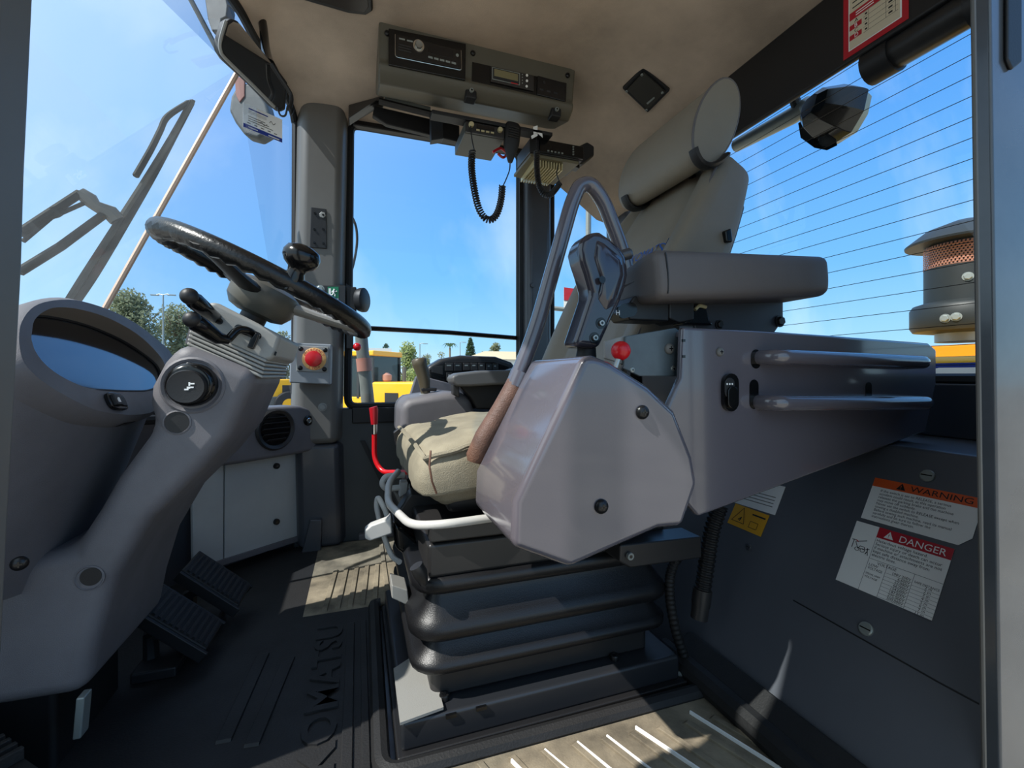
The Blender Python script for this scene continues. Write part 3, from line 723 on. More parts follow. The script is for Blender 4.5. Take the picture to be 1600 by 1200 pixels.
# backrest: u across (machine y), v up the back, w through it
bn = V((-math.cos(SL_), 0, math.sin(SL_))); bv = V((math.sin(SL_), 0, math.cos(SL_))); bu = V((0, -1, 0))
BC = V((.485 + .54 * (.778 - .61), .893, .778)) - bn * .055
MBK = basis(BC, bu, bv, bn)
def backf(o, p):
    q = o.copy(); v = o.y / .285
    w = 1 - .30 * max(0, v - .1) ** 1.6 - .05 * max(0, -v)
    q.x *= w
    if p[2] > 0: q.z += .030 * max(0, abs(p[0]) - .45) / .55 * (1 - max(0, v)) + .012 * (1 - v * v)
    if p[2] > 0 and abs(p[0]) > .3: q.z -= .014 * math.exp(-((abs(p[0]) - .62) / .06) ** 2)
    return q
b = MB(); b.superbox((.212, .290, .046), .030, MBK, 14, backf); bk = part('backrest', b, MATS['vinyl'], seat, ang=70)
b = MB(); b.superbox((.165, .235, .018), .012, MBK @ Matrix.Translation(V((0, 0, -.058))), 6, lambda o, p: V((o.x * (1 - .3 * max(0, o.y / .28 - .1) ** 1.6), o.y, o.z))); part('back_shell', b, MATS['black_soft'], seat)
pipe = []
for v in [-.26 + .51 * i / 20 for i in range(21)]:
    vv = v / .285; w = 1 - .30 * max(0, vv - .1) ** 1.6
    pipe.append(MBK @ V((.199 * w, v, .047 + .020 * (1 - max(0, vv)))))
b = MB(); b.tube(pipe, .0035, 8); part('piping', b, MATS['vinyl_dark'], bk)
tq = at(979, 411, pl=(MBK @ V((0, 0, .066)), bn))
b = MB(); b.text('KOMATSU', (tq, bu, bv), 0, 0, .034, h=.001, squash=.85)
IM = MBK.inverted()
for i_ in range(len(b.v)):
    q = IM @ b.v[i_]; v_ = q.y / .285; w_ = 1 - .30 * max(0, v_ - .1) ** 1.6 - .05 * max(0, -v_); p0_ = abs(q.x) / (.212 * w_)
    q.z = .0475 + .030 * max(0, p0_ - .45) / .55 * (1 - max(0, v_)) + .012 * (1 - v_ * v_) - (.014 * math.exp(-((p0_ - .62) / .06) ** 2) if p0_ > .3 else 0) + .001; b.v[i_] = MBK @ q
part('embroidery', b, MATS['embroidery'], bk)
# headrest
def headf(o, p):
    q = o.copy(); q.y += .012 * (1 - p[0] ** 2); return q
HN = V((-math.cos(math.radians(24)), 0, math.sin(math.radians(24)))); HV = V((math.sin(math.radians(24)), 0, math.cos(math.radians(24))))
HC = V((.684, .853, 1.064)); MH = basis(HC, bu, HV, HN)
b = MB(); rings = []
def ell(u, s): return [MH @ V((u, .098 * s * math.sin(t), .047 * s * math.cos(t))) for t in [2 * math.pi * q / 28 for q in range(28)]]
for u, s in ((-.150, .0), (-.150, .5), (-.148, .82), (-.142, .95), (-.13, 1.0), (-.05, 1.01), (.05, 1.01), (.125, 1.0), (.133, .985), (.1345, .9), (.136, .5), (.136, .0)): rings.append(ell(u, max(s, .02)))
b.loft(rings); hd = part('headrest', b, MATS['vinyl'], seat, ang=45)
b = MB(); b.tube([MH @ V((.131, .0985 * math.sin(t), .0475 * math.cos(t))) for t in [2 * math.pi * q / 40 for q in range(40)]], .0026, 6, closed=True); part('piping', b, MATS['vinyl_dark'], hd)
for u in (.118, -.125):
    b = MB(); sg = [MH @ V((u + .018, .104 * math.sin(t), .053 * math.cos(t))) for t in [math.radians(212 + 90 * q / 14) for q in range(15)]]
    b.tube(sg, .013, 8, flat=.45); part('strap', b, MATS['black_soft'], hd)
b = MB(); b.tube([MH @ V((0.06, -.06, 0)), MBK @ V((.06, .25, -.02))], .008, 10); part('headrest_post', b, MATS['black_soft'], seat)
b = MB(); b.tube([MH @ V((-.06, -.06, 0)), MBK @ V((-.06, .25, -.02))], .008, 10); part('headrest_post', b, MATS['black_soft'], seat)
# tilt lever patch on the backrest edge
b = MB(); b.prism(ats([(1134, 360), (1143, 356), (1146, 378), (1136, 378)], y=.676), (0, .02, 0)); part('recline_catch', b, MATS['black_gloss'], seat, bevel=.003)

sus = thing('seat_suspension', 'black rubber bellows seat suspension on a steel plinth, below the canvas cushion', 'seat base', (.30, .88, 0))
def rr_ring(z, o, x0=.077, x1=.535, y0=.668, y1=1.08, r=.045): return rrect((x0 + x1) / 2, (y0 + y1) / 2, (x1 - x0) / 2 + o, (y1 - y0) / 2 + o, r + max(o, -.03), z)
prof = [(.250, -.03), (.246, -.004), (.240, .001), (.229, .002), (.221, -.004), (.214, -.024), (.203, -.022), (.180, -.004), (.172, .003), (.166, .0045), (.156, .0035), (.149, -.004), (.143, -.022), (.136, -.020), (.120, -.004), (.115, .002), (.110, .003), (.103, .001), (.098, -.006), (.094, -.028)]
b = MB(); b.loft([rr_ring(z, o) for z, o in prof]); part('bellows', b, mat('bellows_rubber', (22, 22, 24), .36, bump=.2, bscale=700), sus, ang=60)
b = MB(); b.loft([rr_ring(.10, -.03), rr_ring(.05, -.03)]); part('bellows_foot', b, MATS['dark_housing'], sus, bevel=.003)
b = MB(); b.prism([(.052, .652, -.011), (.555, .652, -.011), (.555, 1.10, -.011), (.052, 1.10, -.011)], (0, 0, .018)); part('base_plate', b, MATS['black_soft'], sus, bevel=.003)
b = MB(); b.prism([(.058, .662, .005), (.545, .662, .005), (.545, 1.09, .005), (.058, 1.09, .005)], (0, 0, .044)); pl2 = part('plinth', b, MATS['paint_black'], sus, bevel=.006)
for q in ((705, 1118), (752, 1106)):
    c = at(*q, y=.6605); b = MB(); b.box((c.x - .008, .658, c.z - .0025), (c.x + .008, .6625, c.z + .0025)); part('slot', b, MATS['black_gloss'], pl2)
b = MB(); b.prism([(.056, .655, .052), (.056, .78, .052), (.085, .80, .052), (.12, .80, .052), (.12, .665, .052)], (0, 0, .004)); part('side_bracket', b, MATS['cab_grey_light'], sus)
for q, zz in (((700, 1092), .055), ((975, 1032), .055)): c = at(*q, y=.660); fastener(sus, V((c.x, .69, .050)), V((0, 0, 1)), .008, 'socket')
c = at(870, 1031, y=.66065); b = MB(); b.lathe([(.006, 0), (.006, .001)], V((c.x, .6975, c.z)), (0, -1, 0), 14); part('hole', b, MATS['black_gloss'], sus)
# box and rails above the bellows
b = MB(); b.prism([(.098, .672, .246), (.52, .672, .246), (.52, 1.07, .246), (.098, 1.07, .246)], (0, 0, .052)); part('upper_box', b, MATS['dark_housing'], sus, bevel=.006)
b = MB(); b.box((.10, .665, .302), (.50, .69, .326)); part('slide_rail', b, MATS['dark_housing'], sus, bevel=.003)
b = MB(); b.box((.10, 1.0, .302), (.50, 1.03, .326)); part('slide_rail', b, MATS['dark_housing'], sus, bevel=.003)
b = MB(); b.prism(ats([(969, 852), (1096, 838), (1097, 872), (985, 888), (968, 878)], y=.62), (0, .05, 0)); part('rail_end', b, MATS['dark_housing'], sus, bevel=.003)
fastener(sus, at(983, 868, y=.619), V((0, -1, 0)), .006, 'socket', MATS['galv'])
b = MB(); b.prism([at(612, 800, y=.90), at(640, 760, y=.90), at(760, 770, y=.9), at(760, 800, y=.9)], (0, -.02, -.01)); part('fairing', b, MATS['dark_housing'], sus, bevel=.004)
b = MB(); b.prism([at(613, 812, y=.82), at(650, 842, y=.82), at(668, 860, y=.82), at(668, 880, y=.82), at(650, 880, y=.82), at(618, 858, y=.82)], (0, .12, 0)); part('fairing', b, MATS['black_gloss'], sus, bevel=.008)
b = MB(); b.tube([at(650, 884, y=.66), at(656, 895, y=.66), at(662, 910, y=.668)], [.010, .011, .007], 12); part('air_knob', b, MATS['dark_housing'], sus)
b = MB(); b.prism(ats([(612, 914), (637, 922), (640, 948), (612, 935)], y=.76), (0, .05, 0)); part('side_bracket', b, MATS['cab_grey_light'], sus, bevel=.002)
# white slide bar, adjusting handle
bar = thing('slide_bar', 'white bent tube slide bar in front of the canvas cushion', 'seat handle', at(690, 822, y=.660))
b = MB(); b.tube(fillet([at(622, 737, y=.99), at(607, 754, y=.93), at(606, 786, y=.85), at(642, 821, y=.70), at(690, 820, y=.655), at(790, 806, y=.667), at(850, 800, y=.72)], .03), .0066, 12); part('tube', b, MATS['white_paint'], bar)
for q in ((606, 775),): pass
adj = thing('weight_handle', 'flat white paddle handle beside the slide bar at the seat front', 'seat handle', at(590, 830, y=.86))
b = MB(); b.prism(ats([(611, 806), (613, 834), (578, 846), (570, 842), (570, 829), (580, 821), (606, 812)], y=.80), (0, .022, 0)); part('paddle', b, MATS['white_paint'], adj, bevel=.006, seg=3)
b = MB(); b.tube(fillet([at(608, 822, y=.83), at(604, 800, y=.86), at(590, 775, y=.88), at(588, 790, y=.885), at(596, 828, y=.885), at(612, 870, y=.885), at(624, 878, y=.84)], .02), .005, 10); part('rod', b, MATS['white_paint'], adj)
adj2 = thing('recliner_handle', 'white looped lever tucked under the far front corner of the cushion', 'seat handle', at(605, 760, y=1.0))
b = MB(); b.tube(fillet([at(632, 742, y=.99), at(602, 744, y=.985), at(596, 756, y=.98), at(603, 764, y=.98), at(640, 760, y=.98)], .02), .0062, 10); part('loop', b, MATS['white_paint'], adj2)
b = MB(); b.prism(ats([(626, 754), (638, 754), (636, 770), (624, 778)], y=.97), (0, .03, 0)); part('bracket', b, MATS['white_paint'], adj2, bevel=.002)

# red lever by the far wall
rl = thing('park_lever', 'red bent lever with ribbed red grip standing between cushion and far wall', 'lever', at(600, 738, y=1.2))
b = MB(); b.tube(fillet([at(585, 678, y=1.22), at(585, 718, y=1.22), at(597, 738, y=1.20), at(640, 738, y=1.12)], .03), .0065, 12); part('rod', b, MATS['red'], rl)
b = MB(); b.tube([at(583, 636, y=1.22), at(584, 640, y=1.22), at(585, 663, y=1.22)], [.0105, .0115, .0085], 14); part('grip', b, MATS['red_paint'], rl)
b = MB(); b.tube([at(585, 662, y=1.22), at(585, 678, y=1.22)], .0078, 14); part('collar', b, MATS['chrome'], rl)

# ================================================================ NEAR CONSOLE
YB = .47
lb = thing('lever_box', 'glossy grey folded steel lever cover with two round cross-head screws', 'lever cover', (.29, .57, .33))
near = [(913, 556), (930, 555), (955, 565), (1015, 603), (1057, 642), (1085, 714), (1092, 756), (1069, 824), (1029, 828), (892, 889), (801, 857), (804, 784)]
pts = ats(near, y=YB)
b = MB(); b.prism(pts, (0, .176, 0)); part('cover', b, MATS['paint_grey'], lb, bevel=.010, seg=4)
for q in ((1003, 644), (939, 791)): fastener(lb, at(*q, y=YB), V((0, -1, 0)), .0088, 'phillips')
for q in ((742, 667), (745, 755), (783, 812)): pass

YC = .50
sc = thing('side_console', 'long grey side console with two bent tube handrails, screws and rocker switch', 'console', (.68, .55, .36))
pan = [(1067, 511), (1180, 516), (1300, 524), (1452, 536), (1464, 546), (1464, 600), (1448, 674), (1300, 730), (1092, 808)]
lft = [V((p.x + .0035, YC, p.z)) for p in ats([(1090, 790), (1092, 756), (1085, 714), (1066, 664), (1063, 640)], y=YB)]
b = MB(); b.prism(ats(pan, y=YC) + lft + ats([(1064, 590)], y=YC), (0, .012, 0)); part('panel', b, MATS['paint_grey'], sc, bevel=.0045, seg=3)
b = MB(); b.prism([p + V((.004, .0, -.006)) for p in ats([(1070, 520), (1440, 545), (1430, 672), (1090, 800)], y=YC + .011)], (0, .12, 0)); part('housing', b, MATS['paint_dark'], sc, bevel=.01)
b = MB(); b.prism([V((.425, .508, .603)), V((.95, .508, .589)), V((.95, .62, .589)), V((.425, .62, .603))], (0, 0, .010)); part('top_flange', b, MATS['paint_grey'], sc, bevel=.004)
for q, m_ in (((1124, 550), 'screw_black'), ((1436, 567), 'screw_black')): fastener(sc, at(*q, y=YC), V((0, -1, 0)), .0062, 'phillips', MATS[m_] if q[0] > 1200 else MATS['label_grey'])
def bar_(pa, pb_, r):
    A = at(*pa, y=YC + .006); B = at(*pb_, y=YC + .006)
    P = [A, A + V((0, -.030, 0)), V((A.x + .03, A.y - .036, A.z)), V((B.x - .03, A.y - .036, B.z)), B + V((0, -.030, 0)), B]
    bb = MB(); bb.tube(fillet([A, A + V((.004, -.034, 0)), B + V((-.004, -.034, 0)), B], .026, 6), r, 14); return bb
part('handrail', bar_((1181, 559), (1412, 567), .0108), MATS['paint_grey'], sc)
part('handrail', bar_((1179, 628), (1417, 628), .0112), MATS['paint_grey'], sc)
for q in (((1178, 602), (1178, 630)), ((1357, 604), (1357, 622))):
    part('slot', stadium([q[0], q[1]], YC - .0002, depth=-.0006, w=9 if q[0][0] < 1200 else 7), MATS['black_gloss'], sc)
for q in ((1181, 560),): part('slot', stadium([(1181, 556), (1181, 566)], YC - .0002, depth=-.0006, w=10), MATS['black_gloss'], sc)
rs = part('rocker_switch', stadium([(1138, 598), (1138, 628)], YC, depth=-.006, w=14.5), MATS['black_gloss'], sc)
b = MB(); sb = stadium([(1139, 600), (1139, 612)], YC - .006, depth=-.002, w=10); part('rocker', sb, MATS['black_soft'], rs, bevel=.001)
b = MB(); sb = stadium([(1142, 613), (1142, 628)], YC - .006, depth=-.0045, w=10); part('rocker', sb, MATS['black_gloss'], rs, bevel=.001)
b = MB()
for dx in (-5, -1, 3):
    c = at(1142 + dx - 1, 600, y=YC - .0082); b.lathe([(.0014, 0), (.0014, .0004)], c, (0, -1, 0), 8)
part('dot_marks', b, MATS['label_white'], rs, kind='stuff')
# small hinge gaps in the console's front edge
for q in (532, 557): 
    b = MB(); b.prism(ats([(1067, q - 2), (1071, q - 2), (1071, q + 2), (1067, q + 2)], y=YC - .0003), (0, .003, 0)); part('hinge_gap', b, MATS['black_gloss'], sc)
# dark screwed plate on the console's front
dp = sc
b = MB(); b.prism(ats([(978, 525), (1056, 512), (1063, 518), (1062, 583), (1057, 588), (1000, 588), (975, 576)], y=.525), (0, .005, 0)); part('switch_plate', b, mat('plate_blue', (92, 104, 110), .3, var=.1, vscale=30), dp, bevel=.0015)
b = MB(); b.prism(ats([(945, 533), (979, 524), (979, 572), (965, 566), (945, 560)], y=.531), (0, .005, 0)); part('side_plate', b, MATS['cab_grey_light'], dp, bevel=.0015)
b = MB(); b.prism(ats([(985, 575), (1070, 575), (1070, 700), (1040, 680), (985, 640)], y=.65), (0, .01, 0)); part('recess', b, MATS['black_soft'], dp)
fastener(dp, at(1045, 545, y=.525), V((0, -1, 0)), .0075, 'phillips', MATS['label_grey'])
for q in ((988, 578), (1052, 576)): fastener(dp, at(*q, y=.525), V((0, -1, 0)), .0042, 'rivet', MATS['galv'], 'rivet')
rk_ = thing('red_knob_lever', 'short lever with shiny red ball knob above the lever cover', 'lever', at(962, 572, y=.5))
b = MB(); b.ball(at(970, 548, y=.5), .0125, 20, 14); part('knob', b, MATS['red'], rk_)
b = MB(); b.tube([at(967, 560, y=.5), at(962, 575, y=.5)], .004, 10); part('stem', b, MATS['steel'], rk_)

# contoured hand lever
jl = thing('hand_lever', 'glossy dark contoured hand lever with two socket screws on top of the lever cover', 'lever', at(918, 560, y=.57))
grip = [(927, 360), (940, 361), (955, 371), (972, 386), (981, 400), (984, 430), (980, 449), (972, 470), (958, 500), (938, 545), (897, 541), (906, 515), (915, 488), (925, 458), (916, 425), (911, 410), (906, 390), (911, 371)]
b = MB(); b.prism(ats(grip, y=.565), (0, .046, 0)); g = part('grip', b, mat('grip_dark', (58, 56, 64), .16, coat=.6), jl, bevel=.011, seg=4, ang=60)
b = MB(); b.prism(ats([(930, 372), (943, 378), (972, 402), (975, 430), (960, 480), (945, 488), (932, 468), (938, 440), (926, 400)], y=.566), (0, -.006, 0), taper=.72); part('palm_pad', b, MATS['grip_dark'], g, bevel=.004, seg=3)
b = MB(); b.lathe([(.0085, 0), (.0085, .014), (.006, .017)], at(970, 400, y=.585), RT + UP * .3, 14); part('thumb_button', b, MATS['paint_dark'], jl)
for q in ((939, 505), (929, 528)):
    b = MB(); c = at(*q, y=.5648); b.lathe([(.0082, 0), (.0082, .0006)], c, (0, -1, 0), 16); part('screw_well', b, MATS['black_gloss'], jl)
    fastener(jl, at(*q, y=.5644), V((0, -1, 0)), .0042, 'socket', MATS['steel'])
b = MB(); c = at(941, 437, y=.5590); b.lathe([(.0052, 0), (.0052, .0008)], c, (0, -1, 0), 14); part('hole', b, MATS['black_gloss'], jl)
b = MB(); b.tube([at(917, 540, y=.588), at(915, 566, y=.588)], [.013, .016], 12); part('boot', b, MATS['rubber'], jl)

# grab rail with brown sleeve
gr = thing('grab_rail', 'bent grey steel grab rail with worn brown sleeve leaning over the cushion', 'grab rail', at(742, 722, y=.660))
b = MB(); b.tube(fillet([at(800, 610, y=.660), at(836, 520, y=.660), at(893, 318, y=.660), at(905, 290, y=.660), at(922, 286, y=.660), at(942, 312, y=.660), at(974, 395, y=.660), at(985, 450, y=.660)], .04), .0125, 16); part('tube', b, MATS['paint_grey'], gr)
b = MB(); b.tube([at(741, 722, y=.660), at(743, 715, y=.660), at(758, 683, y=.660), at(785, 640, y=.660), at(805, 604, y=.660), at(810, 590, y=.660)], [.011, .0155, .0165, .0165, .0165, .015], 16); part('sleeve', b, MATS['brown_sleeve'], gr)
b = MB(); b.tube([at(806, 605, y=.660), at(815, 583, y=.660)], .0175, 16); part('collar', b, MATS['paint_grey'], gr)

# armrest nearest the door
ar = thing('armrest', 'thick grey vinyl armrest pad standing above the side console', 'armrest', (.57, .58, .61))
A0 = at(1030, 386, y=.53); A1 = at(1030, 470, y=.53); B0 = at(1294, 396, y=.53); B1 = at(1294, 464, y=.53)
xm = (A0.x + B0.x) / 2; zc = (A0.z + A1.z + B0.z + B1.z) / 4; tilt = math.atan2((B0.z + B1.z - A0.z - A1.z) / 2, B0.x - A0.x)
Ma = Matrix.Translation(V((xm, .585, zc))) @ Matrix.Rotation(-tilt, 4, 'Y')
def armf(o, p):
    q = o.copy(); q.z *= .92 + .10 * (p[0] * -.5 + .5)
    if p[1] < 0: q.y -= .004 * (1 - p[2] ** 2) + noise.noise(o * 25) * .0015
    if p[2] > 0 and p[1] > -.5: q.z -= .016 * max(0, -p[0] - .55) / .45 * (p[1] + .5) / 1.5
    return q
hx = (B0.x - A0.x) / 2 + .004
b = MB(); b.superbox((hx, .055, .036), .013, Ma, 8, armf); ap = part('pad', b, MATS['vinyl_dark'], ar, ang=70)
b = MB(); b.tube([Ma @ V((-hx + .015, -.0552 - .004 * (1 - (z / .036) ** 2), z)) for z in (-.028, -.02, -.01, 0, .01, .02, .03)], .0013, 6); part('seam', b, MATS['black_soft'], ap)
b = MB(); b.prism(ats([(992, 462), (1046, 468), (1046, 502), (985, 500), (975, 486)], y=.58), (0, .05, 0)); sw_ = part('switch_housing', b, MATS['dark_housing'], ar, bevel=.003)
part('rocker_switch', stadium([(972, 487), (984, 484)], .578, depth=-.004, w=11), MATS['black_gloss'], sw_)
b = MB(); b.text('H', (at(962, 492, y=.572), V((1, 0, 0)), V((0, 0, 1))), 0, 0, .010); part('lettering', b, MATS['label_white'], sw_)
b = MB(); b.prism(ats([(1046, 467), (1085, 468), (1085, 500), (1062, 505), (1046, 498)], y=.578), (0, .05, 0)); part('mount', b, MATS['dark_housing'], ar, bevel=.003)
b = MB(); b.prism(ats([(1085, 472), (1225, 466), (1225, 500), (1210, 522), (1085, 522)], y=.60), (0, .04, 0)); part('support', b, MATS['paint_dark'], ar, bevel=.004)
b = MB(); b.prism(ats([(1068, 507), (1075, 490), (1092, 476), (1104, 478), (1110, 500), (1118, 508)], y=.585), (0, .03, 0)); part('pivot', b, MATS['black_gloss'], ar, bevel=.005)
b = MB(); b.tube(fillet([at(1086, 484, y=.583), at(1092, 477, y=.583), at(1103, 480, y=.583)], .01), .003, 8); part('cable', b, MATS['sand_metal'], ar)
for q in ((1218, 502), (1124, 507)): fastener(ar, at(*q, y=.598), V((0, -1, 0)), .008 if q[0] > 1200 else .006, 'hex', MATS['dark_housing'])
# ================================================================ FAR SIDE: CONSOLE, VENT, STOP BOX
CP = (V((-.16, 1.53, .4)), V((.68, -.73, 0)).normalized())
cu_, cw_, cn_ = frame_from(CP[1])
vp = thing('vent_panel', 'dark grey moulded heater panel with round louvred vent under the windscreen corner', 'vent panel', at(440, 720, pl=CP))
b = MB(); b.prism(ats([(350, 640), (405, 637), (470, 634), (488, 640), (497, 655), (501, 690), (495, 703), (470, 709), (376, 725), (340, 730)], pl=CP), -CP[1] * .10); part('panel', b, MATS['cab_grey'], vp, bevel=.012, seg=3)
c = at(430, 671, pl=CP)
b = MB(); b.lathe([(.060, -.002), (.061, .004), (.056, .009), (.047, .005), (.045, -.02)], c, CP[1], 32); vr = part('vent_ring', b, MATS['dark_housing'], vp, ang=50)
b = MB(); b.lathe([(.047, .0), (.047, .0012)], c, CP[1], 28); part('vent_core', b, MATS['black_gloss'], vr)
for i in range(5):
    zz = -.032 + .016 * i; w_ = math.sqrt(.045 ** 2 - zz ** 2)
    b = MB(); b.prism([c + cu_ * a + UP * (zz + q) + CP[1] * h for a, q, h in ((-w_, 0, .002), (w_, 0, .002), (w_ * .9, .006, .010), (-w_ * .9, .006, .010))], UP * -.0025); part('louvre', b, MATS['black_soft'], vr)
c = at(481, 657, pl=CP)
b = MB(); b.lathe([(.016, 0), (.016, .003), (.013, .004)], c, CP[1], 20); bt = part('push_button', b, MATS['black_gloss'], vp)
b = MB(); b.lathe([(.0075, .004), (.0085, .0045), (.0085, .007), (.007, .0075), (.0065, .005)], c, CP[1], 20); part('ring', b, MATS['chrome'], bt)
# white panels below
WPL = (V((-.19, 1.575, 0)), CP[1])
wc_ = thing('heater_cabinet', 'white sheet-metal cabinet panels with black screws below the round vent', 'cabinet', at(400, 850, pl=WPL))
for pts_, in ((((352, 716), (464, 706), (465, 838), (351, 874)),), (((300, 722), (350, 717), (349, 875), (302, 889)),)):
    b = MB(); b.prism(ats(pts_, pl=WPL), -CP[1] * .012); part('panel', b, MATS['white_panel'], wc_, bevel=.002)
b = MB(); b.prism(ats([(290, 893), (466, 838), (466, 846), (290, 902)], pl=(V((-.19, 1.565, 0)), CP[1])), -CP[1] * .012); part('sill', b, MATS['cab_grey'], wc_)
for q in ((431, 728), (431, 815)): fastener(wc_, at(*q, pl=WPL), CP[1], .009, 'socket')
# emergency stop
es = thing('emergency_stop_box', 'grey box with red mushroom button and yellow ring bolted to the windscreen pillar', 'emergency stop', at(485, 600, y=1.50))
YE = 1.46
b = MB(); b.prism(ats([(454, 535), (518, 538), (516, 601), (452, 598)], y=YE), (0, .085, 0)); part('box', b, mat('box_grey', (138, 142, 146), .45), es, bevel=.004)
b = MB(); b.prism(ats([(464, 540), (514, 542), (512, 582), (463, 580)], y=YE - .0005), (0, -.004, 0)); part('plate', b, MATS['cab_grey_light'], es, bevel=.002)
for q in ((470, 545), (508, 547), (469, 575), (507, 577)): fastener(es, at(*q, y=YE - .0045), V((0, -1, 0)), .0068, 'phillips')
c = at(491, 561, y=YE - .0045)
b = MB(); b.lathe([(.0335, 0), (.0335, .0012), (.0325, .0018), (.02, .0018)], c, (0, -1, 0), 36); part('ring', b, mat('ring_yellow', (236, 190, 120), .5), es)
b = MB()
def arc(t, r, a0, da, size, flip=False):
    for i, ch in enumerate(t):
        a = math.radians(a0 + da * i); dr = V((math.sin(a), 0, math.cos(a)))
        u_ = V((math.cos(a), 0, -math.sin(a))) * (-1 if flip else 1); w_ = dr * (-1 if flip else 1)
        b.text(ch, (c + dr * r + V((0, -.002, 0)), u_, w_), 0, -size * .35, size, 'CENTER', h=.0002)
arc('EMERGENCY', .0282, -64, 16, .0115); arc('STOP', .0282, 208, -19, .0115, True); part('lettering', b, MATS['label_red'], es)
b = MB(); b.lathe([(.017, 0), (.016, .010), (.0225, .014), (.0238, .020), (.022, .025), (.012, .028), (.004, .0285)], c, (0, -1, 0), 28); part('button', b, MATS['red'], es)
# exit sign on the pillar
ex = thing('exit_sign', 'small green running-figure exit sticker on a dark plate on the windscreen pillar', 'sign', at(520, 460, y=1.54))
b = MB(); b.prism(ats([(497, 446), (540, 446), (540, 492), (510, 490), (497, 470)], y=1.538), (0, .006, 0)); part('plate', b, MATS['dark_housing'], ex, bevel=.002)
b = MB(); b.prism(ats([(512, 448), (529, 448), (529, 466), (512, 466)], y=1.5375), (0, -.0006, 0)); part('sticker', b, MATS['label_green'], ex)
b = MB(); b.prism(ats([(512, 466.5), (529, 466.5), (528, 472), (512, 472)], y=1.5375), (0, -.0006, 0)); part('lower_strip', b, MATS['white_wall'], ex)
b = MB(); yq = 1.5365
for q in ([(513.5, 450.5), (517, 450.5), (517, 462), (513.5, 462)],): b.poly(ats(q, y=yq))
for p_, r_ in (([(522.6, 451.5), (522.0, 453.4)], 1.25), ([(521.8, 453.6), (521.2, 458)], 1.3), ([(521.2, 458), (523.6, 460), (523.2, 463)], .8), ([(521.0, 458), (518.8, 461), (516.8, 461.4)], .8), ([(521.8, 454.4), (524.5, 456), (526.4, 454.6)], .65), ([(521.6, 454.4), (519.4, 454.8), (518.4, 457)], .65)):
    b.tube(ats(p_, y=yq), r_ * .0023, 6)
part('running_figure', b, MATS['label_white'], ex, kind='stuff')
fastener(ex, at(500, 452, y=1.538), V((0, -1, 0)), .010, 'hex', MATS['galv'])
# window latch with red knob
lt = thing('window_latch', 'black window latch block with small red ball knob on the side window', 'latch', at(556, 520, y=1.56))
b = MB(); b.prism(ats([(540, 442), (548, 448), (557, 448), (557, 488), (540, 492)], y=1.56), (0, .05, 0)); part('bracket', b, MATS['black_soft'], lt, bevel=.004)
b = MB(); b.lathe([(.036, 0), (.040, .01), (.040, .022), (.034, .026)], at(560, 469, y=1.565), V((.9, -.44, 0)), 20); part('roller', b, MATS['black_soft'], lt)
b = MB(); b.prism(ats([(541, 488), (552, 488), (552, 545), (541, 545)], y=1.57), (0, .03, 0)); part('arm', b, MATS['black_soft'], lt, bevel=.003)
b = MB(); b.ball(at(558, 542, y=1.56), .0135); part('knob', b, MATS['red'], lt)

# far console with joystick, armrest and switch panel
rc = thing('far_console', 'grey moulded console beyond the cushion carrying a brown joystick', 'console', (.25, 1.25, .0))
b = MB(); tp = ats([(626, 632), (640, 622), (700, 612), (722, 614), (738, 622), (745, 650), (730, 690), (625, 690)], y=1.17); b.prism(tp, (0, .22, 0)); part('housing', b, MATS['cab_grey'], rc, bevel=.022, seg=4)
b = MB(); b.box((.12, 1.20, .0), (.42, 1.36, .40)); part('pedestal', b, MATS['black_soft'], rc, bevel=.01)
b = MB(); b.prism([V((p.x, p.y, p.z)) for p in ats([(646, 623), (700, 613), (715, 618), (650, 631)], y=1.20)], (0, .12, .0)); part('top_plate', b, MATS['black_soft'], rc, bevel=.004)
j0 = at(664, 616, y=1.25)
b = MB(); b.lathe([(.016, 0), (.018, .008), (.008, .014), (.006, .02)], j0 - UP * .01, (0, 0, 1), 14); part('boot', b, MATS['galv'], rc)
b = MB()
js = [at(665, 614, y=1.25), at(664, 606, y=1.25), at(663, 596, y=1.25), at(660, 583, y=1.25), at(656, 570, y=1.25), at(654.5, 562, y=1.25), at(654, 559.5, y=1.25)]
b.tube(js, [.013, .014, .0165, .0175, .020, .021, .015], 12); jk = part('joystick', b, mat('joystick_brown', (84, 76, 60), .4), rc, ang=60)
b = MB(); b.box((-.020, -.014, -.004), (.022, .014, .006), Matrix.Translation(at(669, 609, y=1.25))); part('collar', b, MATS['black_soft'], rc, bevel=.003)
wp = thing('switch_console', 'dark far-wall console with rows of square rocker switches below the side window', 'switch panel', (.3, 1.5, .0))
YW = 1.50
b = MB(); b.prism(ats([(668, 573), (690, 560), (720, 555), (775, 557), (800, 566), (815, 585), (815, 640), (680, 640), (664, 600)], y=YW), (0, .08, 0)); part('hood', b, MATS['dark_housing'], wp, bevel=.012, seg=3)
b = MB(); b.box((.2, 1.505, 0), (.6, 1.575, .5)); part('cabinet', b, MATS['paint_dark'], wp, bevel=.01)
b = MB(); b.prism(ats([(671, 577), (694, 566), (770, 566), (795, 573), (795, 590), (705, 606), (672, 588)], y=YW - .0008), (0, -.005, 0)); fp = part('face', b, MATS['black_gloss'], wp, bevel=.002)
